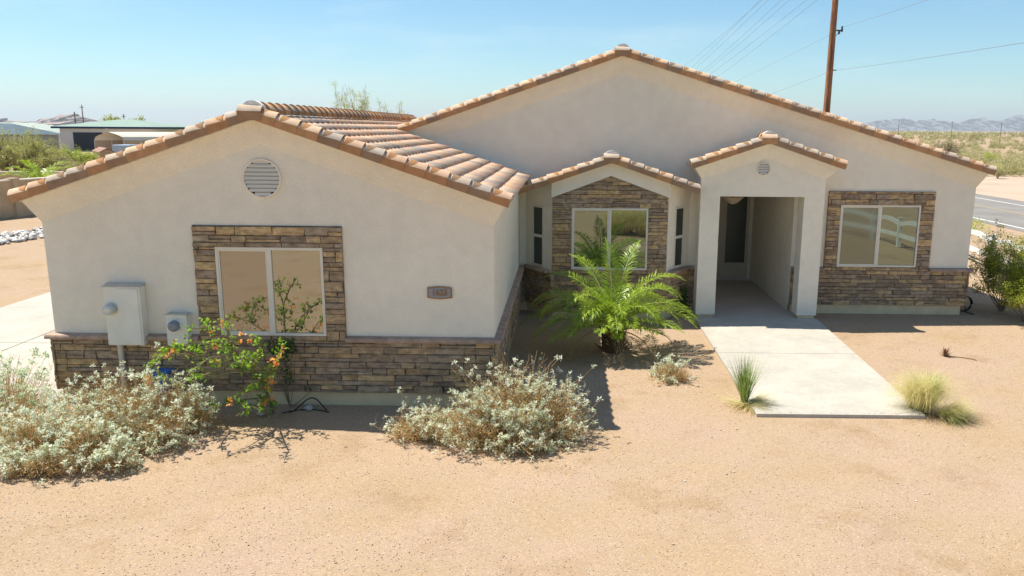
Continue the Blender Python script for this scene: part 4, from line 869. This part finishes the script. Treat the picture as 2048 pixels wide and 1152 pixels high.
# shrubs and trees made of a branching skeleton
def branchy(label, cat, name, base, h, spread, nb, nleaf, lsz, mt, seed, trunk_r=.05, wd=.45, low=.15, group=None, stemmat=None, clump=.5, fill=1.0, multi=5, basal=0.0):
    r_ = np.random.default_rng(seed); root = empty(name, label, cat, base, group); b = np.array(base, float)
    segA, segB, rad = [], [], []; tips = []
    for i in range(multi):
        a = 6.283 * i / multi + r_.uniform(-.5, .5); t_ = r_.uniform(.3, .9); e = b + np.array([math.cos(a) * spread * .38 * t_, math.sin(a) * spread * .38 * t_, h * r_.uniform(.35, .6) * (1 - basal)])
        segA.append(b + r_.standard_normal(3) * [.03, .03, 0]); segB.append(e); rad.append((trunk_r, trunk_r * .55)); tips.append((e, a))
    ends = []
    for e, a in tips:
        for j in range(max(1, nb // multi)):
            a2 = a + r_.uniform(-1.1, 1.1); rr_ = r_.uniform(.25, 1.0) ** .7; el = r_.uniform(-.2, 1.0)
            p = b + np.array([math.cos(a2) * spread * rr_ * math.cos(el * 1.3), math.sin(a2) * spread * rr_ * math.cos(el * 1.3), h * (low + (1 - low) * max(0, .42 + .58 * math.sin(el * 1.35)) * r_.uniform(.75, 1.05))])
            segA.append(e); segB.append(p); rad.append((trunk_r * .4, trunk_r * .12)); ends.append((e, p))
    A, B = np.array(segA), np.array(segB); Vs = []; 
    for kk_ in range(2):
        sel = np.arange(len(A)) < multi if kk_ == 0 else np.arange(len(A)) >= multi
        if sel.any():
            rd = rad[0] if kk_ == 0 else rad[-1]; Vs.append(stems(A[sel], B[sel], rd[0], rd[1], r_, .10, 3, 5))
    E0 = np.array([p for p, _ in ends]); E1 = np.array([p for _, p in ends]); n = len(ends) * 5; q = r_.integers(0, len(ends), n); u = r_.uniform(.4, 1, (n, 1)); TA = E0[q] * (1 - u) + E1[q] * u
    tl_ = spread * clump * r_.uniform(.15, .5, (n, 1)); TB = TA + norm(r_.standard_normal((n, 3)) + [0, 0, .55]) * tl_
    TB[:, 2] = np.maximum(TB[:, 2], .02); Vs.append(stems(TA, TB, trunk_r * .14, trunk_r * .05, r_, .1, 2, 3)); build_many('trunk', Vs, stemmat or BARK, root)
    q = r_.integers(0, n, nleaf); u = r_.uniform(.15, 1.05, (nleaf, 1)); P = TA[q] * (1 - u) + TB[q] * u + r_.standard_normal((nleaf, 3)) * lsz * .9 * fill; P[:, 2] = np.maximum(P[:, 2], .02)
    v, f_ = leaves(P, r_.standard_normal((nleaf, 3)) + [0, 0, .3], r_.uniform(.6, 1.4, nleaf) * lsz, r_.uniform(.6, 1.3, nleaf) * lsz * wd, r_)
    tw = r_.random(n)[q]; build_many('crown', [(v, f_)], mt, root, [np.clip(tw * .7 + r_.uniform(0, .3, nleaf), 0, 1)]); return root
branchy('airy dark green creosote bush beside the right corner of the house', 'bush', 'creosote_bush', (9.75, 17.7, 0), 1.85, .95, 110, 15000, .045, L_CREO, 71, .016, wd=.5, multi=16, low=.0, basal=.55, clump=.4)
branchy('yellow green creosote bush at the right edge, nearer than the dark one', 'bush', 'creosote_bush', (9.75, 16.75, 0), 1.5, .80, 90, 14000, .045, L_CREO, 72, .014, wd=.5, multi=14, low=.0, basal=.55, clump=.4)
branchy('sparse tall desert tree showing over the garage roof, larger of the two', 'tree', 'desert_tree', (-9.5, 36, 0), 5.9, 1.55, 60, 9000, .07, L_TREE, 73, .035, wd=.3, low=.4)
branchy('thin wispy desert tree over the garage roof, right of the larger one', 'tree', 'desert_tree', (-8.0, 37, 0), 5.2, 1.4, 50, 6000, .07, L_TREE, 74, .03, wd=.3, low=.4)
# left background vegetation
branchy('big billowy olive green palo verde at the left edge behind the block walls', 'tree', 'palo_verde_tree', (-36.3, 52, 0), 3.35, 4.3, 150, 60000, .085, L_TREE, 81, .12, wd=.35, low=.05, multi=8)
branchy('bright yellow green palo verde in front of the brown shed', 'tree', 'palo_verde_tree', (-40.7, 65, 0), 1.9, 3.2, 120, 40000, .09, L_TREEY, 82, .1, wd=.35, low=.05, multi=8)
branchy('pale tan shrub between the olive palo verde and the yellow green one', 'shrub', 'desert_shrub', (-37.2, 58, 0), 1.7, 2.6, 80, 22000, .085, L_SCRUB, 83, .05, wd=.35, low=.05, multi=8)
branchy('olive shrub by the carport just above the garage roof edge', 'shrub', 'desert_shrub', (-43.2, 84, 0), 2.0, 3.4, 80, 18000, .09, L_SCRUB, 84, .05, wd=.35, low=.05, multi=8)
branchy('round green tree to the right of the hip roofed workshop', 'tree', 'desert_tree', (-57.5, 128, 0), 3.6, 4.4, 60, 8000, .26, L_TREEY, 85, .15, wd=.45, low=.05, multi=8)
branchy('dark tree behind the left of the workshop roof', 'tree', 'desert_tree', (-84, 150, 0), 5.4, 3.6, 50, 5000, .3, L_CREO, 86, .15, wd=.5, low=.3, multi=6)
branchy('small dark tree behind the workshop ridge', 'tree', 'desert_tree', (-79.6, 150, 0), 5.6, 2.4, 40, 3500, .3, L_CREO, 87, .15, wd=.5, low=.4, multi=6)
# ------------------------------------------------------------------ walls, fences
def wall_run(name, label, pts, h, th, mt=BLOCK, pil=True):
    root = empty(name, label, 'wall', (*pts[0], 0))
    for a, b in zip(pts[:-1], pts[1:]):
        a, b = Vector((*a, 0)), Vector((*b, 0)); u = (b - a); L_ = u.length; u.normalize(); n_ = Vector((-u.y, u.x, 0)); f = MB()
        f.obox(a - n_ * th / 2, u, (0, 0, 1), n_, L_, h - .06, th); f.build('wall_panel', mt, root)
        f = MB(); f.obox(a - n_ * (th / 2 + .02) + Vector((0, 0, h - .055)), u, (0, 0, 1), n_, L_, .055, th + .04); f.build('cap', STUCCO, root)
    if pil:
        for p_ in pts[1:]: boxo('pillar', mt, root, p_[0] - .2, p_[0] + .2, p_[1] - .2, p_[1] + .2, 0, h + .06)
    return root
wall_run('block_wall', 'tan block wall with a thin cap running beside the gravel at far left', [(-26.2, 27.5), (-25.1, 31.0), (-24.0, 34.5), (-23.3, 37.2)], 1.62, .2)
wall_run('block_wall', 'farther block wall standing behind the young palm', [(-42, 42), (-30, 43.5), (-18, 45), (-6, 46.5)], 1.45, .2, BLOCK, False)
def ranch_fence(pts, panel=2.4, h=1.12):
    root = empty('ranch_fence', 'white two rail ranch fence with arched top rail between yard and road', 'fence', (*pts[0], 0))
    P = [Vector((*p_, 0)) for p_ in pts]; acc = [P[0]]
    for a, b in zip(P[:-1], P[1:]):
        n_ = max(1, round((b - a).length / panel)); acc += [a + (b - a) * (i / n_) for i in range(1, n_ + 1)]
    for i, p_ in enumerate(acc):
        f = MB(); f.box(p_.x - .06, p_.x + .06, p_.y - .06, p_.y + .06, 0, h - .1); f.prism([(p_.x - .075, p_.y - .075, h - .1), (p_.x + .075, p_.y - .075, h - .1), (p_.x + .075, p_.y + .075, h - .1), (p_.x - .075, p_.y + .075, h - .1)], (0, 0, .03)); f.build('post', FENCEW, root)
    for a, b in zip(acc[:-1], acc[1:]):
        u = (b - a).normalized(); n_ = Vector((-u.y, u.x, 0)) * .02; K = 10
        for zc, arc, hw in ((.80, .14, .075), (.42, .0, .07)):
            f = MB(); top, bot = [], []
            for i in range(K + 1):
                t_ = i / K; q = a + (b - a) * t_; z = zc + arc * math.sin(math.pi * t_); top.append(q + Vector((0, 0, z + hw))); bot.append(q + Vector((0, 0, z - hw)))
            for i in range(K):
                f.prism([bot[i] - n_, bot[i + 1] - n_, top[i + 1] - n_, top[i] - n_], n_ * 2)
            f.build('rail', FENCEW, root)
ranch_fence([(13.6, 34), (12.9, 28), (12.2, 23), (11.9, 17), (11.7, 11), (11.3, 5), (9.8, -.5), (6.5, -4.5), (1, -6), (-6, -6.5)])
# ------------------------------------------------------------------ utility pole and wires
up = empty('utility_pole', 'tall brown wooden utility pole rising behind the house roof', 'utility pole', (14.15, 45, 0))
f = MB(); f.tube([(14.10, 45, 0), (14.12, 45, 5), (14.15, 45, 10), (14.18, 45, 14.3)], [.19, .18, .165, .15], 14); f.build('pole', WOODP, up)
f = MB(); f.box(13.0, 15.4, 44.78, 44.88, 12.05, 12.2); f.box(13.0, 15.4, 44.78, 44.88, 13.35, 13.5); f.build('crossarm', WOODP, up)
f = MB()
for x in (13.1, 13.6, 14.75, 15.3):
    for z in (12.2, 13.5): f.tube([(x, 44.83, z), (x, 44.83, z + .08), (x, 44.83, z + .2)], [.04, .06, .03], 8)
f.build('insulators', DARK, up)
f = MB(); f.box(14.25, 14.62, 44.9, 44.95, 9.12, 9.18); f.tube([(14.2, 44.95, 8.8), (14.62, 44.93, 9.15)], .015, 6); f.tube([(14.6, 44.92, 9.08), (14.6, 44.92, 9.36)], [.06, .04], 8); f.tube([(14.45, 44.92, 8.95), (14.45, 44.92, 9.14)], .05, 8); f.build('bracket', DARK, up)
f = MB(); f.tube([(14.25, 44.9, 7.1), (14.45, 44.9, 7.1)], .03, 6); f.build('cable_clamp', DARK, up)
fpole = empty('utility_pole', 'distant utility pole hidden behind the main gable carrying the far ends of the wires', 'utility pole', (16.2, 130, 0))
f = MB(); f.tube([(16.2, 130, 0), (16.2, 130, 12.2)], [.17, .13], 8); f.build('pole', WOODP, fpole)
f = MB(); f.box(14.9, 17.5, 129.8, 129.9, 9.2, 9.35); f.box(15.2, 17.2, 129.8, 129.9, 7.3, 7.42); f.build('crossarm', WOODP, fpole)
WM = mat('wire', [(.24, .25, .27)], .6)
def wire(a, b, sag, r_w, lab):
    P = [(a[0] + (b[0] - a[0]) * t_, a[1] + (b[1] - a[1]) * t_, a[2] + (b[2] - a[2]) * t_ - sag * 4 * t_ * (1 - t_)) for t_ in np.linspace(0, 1, 25)]
    f = MB(); f.tube(P, r_w, 5, caps=False); return tag(f.build('overhead_wire', WM), lab, 'wire', 'overhead wires')
near = [(14.18, 45, 14.25), (13.1, 44.83, 13.72), (13.6, 44.83, 13.72), (13.1, 44.83, 12.42), (13.6, 44.83, 12.42), (14.75, 44.83, 12.42), (15.3, 44.83, 12.42)]
far_ = [(16.2, 130, 12.1), (15.0, 129.85, 9.45), (15.6, 129.85, 9.45), (16.8, 129.85, 9.45), (17.3, 129.85, 9.45), (15.3, 129.85, 7.5), (17.0, 129.85, 7.5)]
labs = ['topmost wire, leftmost of the bundle going down left to the gable', 'second power line from the top left, close to its twin', 'third power line from the top left, just right of its twin', 'fourth power line counting from the left at the top of the sky', 'fifth power line counting from the left at the top of the sky', 'sixth power line counting from the left at the top of the sky', 'lowest and rightmost of the seven power lines meeting behind the gable']
for a, b, l in zip(near, far_, labs): wire(a, b, .35, .011, l)
wire((14.6, 44.9, 9.3), (10.1, 14, 7.5), .05, .0075, 'thin wire from the pole bracket rising to the top right')
wire((14.45, 44.9, 9.15), (17.0, 130, 7.0), .15, .0075, 'thin wire from the pole bracket falling left toward the roof')
wire((14.45, 44.9, 7.1), (10.36, 14, 5.85), .05, .0075, 'lower thin wire running from the pole to the right edge')
wire((14.3, 44.9, 7.1), (21.0, 130, 5.6), .15, .0075, 'lowest thin wire falling left from the pole behind the roof')
# ------------------------------------------------------------------ far buildings
WALLP = mat('pale_wall', [(.80, .77, .72)], .9, .5, .04); WALLG = mat('grey_wall', [(.36, .38, .36)], .9, .5, .06); ROOFT = mat('teal_metal_roof', [(.30, .38, .32)], .95, .4, .06, spec=0); ROOFP = mat('pale_shingle_roof', [(.42, .46, .40)], .95, .6, .08, spec=0)
ROOFG = mat('slate_roof', [(.14, .18, .20)], .95, .6, .1, spec=0); FASC = mat('navy_fascia', [(.02, .035, .10)], .6); TANM = mat('tan_metal', [(.42, .30, .20)], .6, .8, .05); CREAMM = mat('cream_metal', [(.66, .60, .48)], .6, .8, .04)
SHEDW = mat('shed_wood', [(.42, .28, .16)], .8, 3, .1); SHEDR = mat('shed_roof', [(.34, .20, .15)], .9, 3, .1); DKT = mat('dark_shutter', [(.035, .045, .06)], .7, 2, .1, 8, .4, .02, stretch=(.1, .1, 4))
def hip(k, x0, x1, y0, y1, ze, zr_, ov=.5, t=0):
    x0 -= ov; x1 += ov; y0 -= ov; y1 += ov; d = min(x1 - x0, y1 - y0) / 2
    if x1 - x0 > y1 - y0: r0, r1 = ((x0 + d, (y0 + y1) / 2, zr_), (x1 - d, (y0 + y1) / 2, zr_))
    else: r0, r1 = (((x0 + x1) / 2, y0 + d, zr_), ((x0 + x1) / 2, y1 - d, zr_))
    a, b, c, e = (x0, y0, ze), (x1, y0, ze), (x1, y1, ze), (x0, y1, ze)
    if x1 - x0 > y1 - y0: k.poly([a, b, r1, r0]); k.poly([c, e, r0, r1]); k.poly([e, a, r0]); k.poly([b, c, r1])
    else: k.poly([b, c, r1, r0]); k.poly([e, a, r0, r1]); k.poly([a, b, r0]); k.poly([c, e, r1])
    k.poly([a, b, c, e])
def rot_grp(root, c, ang):
    root.matrix_world = Matrix.Translation(Vector(c)) @ Matrix.Rotation(ang, 4, 'Z') @ Matrix.Translation(-Vector(c)) @ root.matrix_world
ws = empty('workshop', 'pale workshop with teal hip roof, navy fascia and a big dark door', 'workshop', (-70, 118, 0))
boxo('wall', WALLP, ws, -76.6, -62.3, 122, 134, 0, 3.5)
k = MB(); hip(k, -76.6, -62.3, 122, 134, 3.72, 4.85, .8); k.build('roof', ROOFT, ws)
k = MB(); k.box(-77.4, -61.5, 121.15, 121.2, 3.42, 3.72); k.box(-77.4, -77.35, 121.2, 134.8, 3.42, 3.72); k.box(-61.55, -61.5, 121.2, 134.8, 3.42, 3.72); k.build('fascia', FASC, ws)
boxo('roller_door', DKT, ws, -74.6, -70.1, 121.93, 122.0, .1, 2.85)
boxo('wall_lamp', WHITE, ws, -69.0, -68.75, 121.0, 121.14, 3.3, 3.45)
hl = empty('ranch_house', 'low pale house with light shingle roof left of the workshop', 'house', (-86, 125, 0))
boxo('wall', WALLP, hl, -100, -78.5, 122, 134, 0, 2.55)
k = MB(); hip(k, -100, -78.5, 122, 134, 2.75, 4.25, .6); k.build('roof', ROOFP, hl); boxo('fascia', FASC, hl, -100.6, -77.9, 121.35, 121.4, 2.5, 2.75)
wn = boxo('window', WHITE, hl, -81.6, -80.3, 121.92, 122.0, .95, 2.2); boxo('pane', GLASSD, wn, -81.5, -80.4, 121.88, 121.92, 1.05, 2.1)
k = MB()
for x, y in ((-92, 124.5), (-89, 125), (-84, 124.3), (-82.5, 126)): k.tube([(x, y, 3.0), (x, y, 4.0 if x == -89 else 3.6)], .12, 6)
k.build('roof_vent', METAL, hl)
hg = empty('ranch_house', 'house with a slate grey roof half hidden by the olive tree', 'house', (-80, 108, 0))
boxo('wall', WALLG, hg, -88, -74.4, 110, 118, 0, 2.5); k = MB(); hip(k, -88, -74.4, 110, 118, 2.6, 4.1, .6); k.build('roof', ROOFG, hg)
sm = empty('ranch_house', 'small far house with a pinkish gable roof above the garage roof edge', 'house', (-78, 170, 0))
boxo('wall', WALLG, sm, -83, -72.5, 168, 176, 0, 3.0); k = MB(); hip(k, -83, -72.5, 168, 176, 3.0, 4.0, .6); k.build('roof', mat('pinkish_roof', [(.62, .46, .38)], .9), sm)
bw = empty('block_wall', 'low grey wall in front of the pale house', 'wall', (-75, 104, 0)); boxo('wall_panel', WALLG, bw, -84, -66.5, 104, 104.3, 0, .95)
# carport: rounded tunnel of metal sheet on posts
cp = empty('metal_carport', 'tan metal carport with a rounded cream roof before the workshop', 'carport', (-54, 98, 0))
prof = [(-1.95, 0), (-1.95, 2.15), (-1.75, 2.55), (-1.2, 2.8), (0, 3.15), (1.2, 2.8), (1.75, 2.55), (1.95, 2.15), (1.95, 0)]
CX, CY0, CY1 = -55.6, 98.0, 107
dxy = Vector((.60, .80, 0)); 
def cpt(u, z, s): return (CX + u * .985 + s * dxy.x * 12.5, CY0 - u * .1 + s * dxy.y * 7, z)
def shell_(segs, name, mt, z_lo=None):
    f = MB()
    for a, b in segs:
        (u0, z0), (u1, z1) = a, b
        f.poly([cpt(u0, z0, 0), cpt(u1, z1, 0), cpt(u1, z1, 1), cpt(u0, z0, 1)]); f.poly([cpt(u0 * .98, z0 - .03, 0), cpt(u1 * .98, z1 - .03, 0), cpt(u1 * .98, z1 - .03, 1), cpt(u0 * .98, z0 - .03, 1)])
    f.build(name, mt, cp)
pr2 = list(zip(prof[:-1], prof[1:]))
shell_(pr2[1:7], 'roof', CREAMM); shell_([((1.95, 2.15), (1.95, .9)), ((-1.95, 2.15), (-1.95, .3))], 'side_sheet', TANM)
f = MB()
for s in (0, .2, .4, .6, .8, 1):
    for u in (-1.93, 1.93): f.tube([cpt(u, 0, s), cpt(u, 2.15, s)], .05, 5)
f.build('post', METAL, cp)
f = MB(); f.poly([cpt(u, z, 1) for u, z in prof]); f.build('end_sheet', TANM, cp)
tk = empty('storage_trailer', 'light blue grey trailer parked under the carport mouth', 'trailer', (-50.5, 92, 0))
boxo('trailer_body', mat('blue_grey_paint', [(.38, .46, .55)], .5), tk, -51.9, -49.9, 92, 94.5, .35, 1.75, bevel=.08); f = MB(); f.tube([(-51.5, 91.95, .3), (-51.5, 91.75, .3)], .3, 14); f.tube([(-50.4, 91.95, .3), (-50.4, 91.75, .3)], .3, 14); f.build('wheel', DARK, tk)
sh = empty('garden_shed', 'small brown wooden shed with a gable front and panelled door', 'shed', (-47.3, 85, 0))
x0, x1, y0, y1 = -48.75, -47.2, 84, 88.5
dxs = -.75
f = MB(); xm = (x0 + x1) / 2
def shp(x, y, z): return (x + (y - y0) * dxs, y, z)
f.prism([shp(x0, y0, 0), shp(x1, y0, 0), shp(x1, y0, 1.15), shp(xm, y0, 1.5), shp(x0, y0, 1.15)], ((y1 - y0) * dxs, y1 - y0, 0)); f.build('wall', SHEDW, sh)
f = MB(); 
for a, b in (((x0 - .12, 1.14), (xm, 1.56)), ((xm, 1.56), (x1 + .12, 1.14))): f.prism([shp(a[0], y0 - .1, a[1]), shp(b[0], y0 - .1, b[1]), shp(b[0], y0 - .1, b[1] + .05), shp(a[0], y0 - .1, a[1] + .05)], ((y1 - y0 + .2) * dxs, y1 - y0 + .2, 0))
f.build('roof', SHEDR, sh)
f = MB(); f.box(xm - .33, xm + .33, y0 - .03, y0 - .001, .1, 1.05); d_ = f.build('door', mat('shed_door', [(.55, .38, .20)], .8), sh)
f = MB(); f.box(xm - .36, xm - .32, y0 - .05, y0 - .03, .1, 1.08); f.box(xm + .32, xm + .36, y0 - .05, y0 - .03, .1, 1.08); f.box(xm - .32, xm + .32, y0 - .05, y0 - .03, 1.04, 1.08); f.box(xm - .32, xm + .32, y0 - .05, y0 - .03, .54, .57); f.build('door_trim', SHEDR, d_)
# tiny far poles
for dx, Yd, zt, lb in ((-.607, 150, 6.3, 'thin utility pole left of the workshop roof'), (-.597, 180, 8.3, 'taller dark pole above the left of the workshop'), (-.546, 190, 6.5, 'faint pole above the workshop ridge'), (-.492, 140, 4.0, 'dark pole right of the workshop beside the pinkish house'),
                       (.402, 200, 5.6, 'far pole left in the desert scrub at right'), (.466, 240, 6.6, 'far pole in the middle of the desert scrub at right'), (.525, 200, 5.9, 'far pole at the right end of the desert scrub')):
    q = empty('utility_pole', lb, 'utility pole', (dx * Yd, Yd, 0)); f = MB(); f.tube([(dx * Yd, Yd, 0), (dx * Yd, Yd, zt)], [.14, .1] if dx < 0 else [.08, .06], 6); f.build('pole', BARK, q)
    if dx > 0: continue
    f = MB(); f.box(dx * Yd - .5, dx * Yd + .5, Yd - .15, Yd - .06, zt - .6, zt - .48); f.build('crossarm', BARK, q)
# ------------------------------------------------------------------ desert scrub
def scrub_mass(name, label, xy, hh, lsz, nl, mt, seed, tall=1.0):
    r_ = np.random.default_rng(seed); n = len(xy); c = np.concatenate([xy, np.zeros((n, 1))], 1); h = hh * r_.uniform(.6, 1.3, n); K = nl
    a = r_.uniform(0, 6.283, (n, K)); el = np.arcsin(r_.uniform(0, 1, (n, K))); rr_ = r_.uniform(.45, 1.1, (n, K)) * (1 + .25 * np.sin(a * 3 + r_.uniform(0, 6, (n, 1)))); wx = h * r_.uniform(.65, 1.1, n)
    P = np.stack([c[:, :1] + np.cos(a) * np.cos(el) * rr_ * wx[:, None], c[:, 1:2] + np.sin(a) * np.cos(el) * rr_ * wx[:, None], .03 + np.sin(el) * rr_ * h[:, None]], -1).reshape(-1, 3)
    L_ = np.repeat(lsz * h / hh, K) * r_.uniform(.6, 1.4, n * K); v, f_ = leaves(P, r_.standard_normal((n * K, 3)) + [0, 0, .6], L_, L_ * .4, r_); T = np.clip(np.repeat(r_.random(n), K) * .8 + r_.uniform(0, .25, n * K), 0, 1)
    return mesh_np(name, v, [f_], mt, tint=T)
r_ = np.random.default_rng(91)
def field(n, dmin, dmax, s0, s1, pw=1.0):
    d = dmin * (dmax / dmin) ** (r_.random(n) ** pw); s = r_.uniform(s0, s1, n); return np.stack([s * d, d], -1)
xyr = field(520, 72, 330, .29, .66); xyr = xyr[xyr[:, 0] > 33 - (xyr[:, 1] - 70) * .02]
o = scrub_mass('desert_scrub', '', xyr, 1.0, .15, 620, L_SCRUB, 92); tag(o, 'dense olive and tan desert scrub spreading beyond the road at right', 'desert scrub', kind='stuff')
xyf = field(1500, 300, 2600, .25, .8, .8); o = scrub_mass('far_scrub', '', xyf, 2.2, .85, 90, L_SCRUB, 93); tag(o, 'distant band of green scrub below the mountains at right', 'desert scrub', kind='stuff')
xyl = np.concatenate([field(700, 170, 2200, -.9, -.05, .9)]); o = scrub_mass('far_scrub', '', xyl, 1.8, .7, 80, L_SCRUB, 94); tag(o, 'distant green scrub on the horizon behind the workshop', 'desert scrub', kind='stuff')
xym = field(130, 85, 170, -.50, -.20, 1.0); o = scrub_mass('desert_scrub', '', xym, 1.3, .2, 330, L_TREEY, 95); tag(o, 'yellow green scrub seen just over the left slope of the garage roof', 'desert scrub', kind='stuff')
for i, (x, y, h_, lb) in enumerate(((31.6, 66, .55, 'small dry bush on the sandy edge nearest the road, under the roof tip'), (33.8, 68, .5, 'low dry bush on the sand second from the roof tip'), (36.4, 69, .6, 'rounded dry bush on the sandy strip near the right edge'), (38.6, 73, .75, 'taller straw coloured bush on the sand at the right edge'), (41.5, 88, .9, 'loose grey green bush standing on open sand farther back'), (49.0, 95, 1.2, 'yellowish bush at the start of the dense scrub, right edge'))):
    branchy(lb, 'bush', 'desert_bush', (x, y, 0), h_ * 1.5, h_ * 1.1, 36, 1800, .10, (L_SCRUB, L_DRYG, L_SCRUB, L_DRYG, L_SCRUB, L_TREEY)[i], 200 + i, .02, wd=.35, low=.05, multi=7, group='bushes on the sand across the road')
branchy('bare dark branched mesquite standing in the scrub at right', 'tree', 'mesquite_tree', (45.3, 98, 0), 2.9, 2.6, 70, 2500, .13, L_SCRUB, 210, .12, wd=.3, low=.2, multi=6)
foliage_cluster('light green grass tuft beside the road at the house corner', 'grass', 'roadside_grass', [(14.9, 16.4, 31.0, 33.0, 0, .55)], 9, .18, L_TREEY, 211, False, .15)
# ------------------------------------------------------------------ haze
HZ = bpy.data.materials.new('haze_air'); HZ.use_nodes = True; t = HZ.node_tree; t.nodes.remove(t.nodes['Principled BSDF'])
v = N(t, 'ShaderNodeVolumePrincipled'); v.inputs['Color'].default_value = (.94, .97, 1, 1); v.inputs['Density'].default_value = .00012; v.inputs['Anisotropy'].default_value = .2
t.links.new(v.outputs[0], t.nodes['Material Output'].inputs['Volume'])
f = MB(); f.box(-15500, 15500, -15500, 15500, -3, 250); hz = f.build('haze', HZ); tag(hz, 'thin pale haze over the desert that fades the far hills', 'haze', kind='stuff')
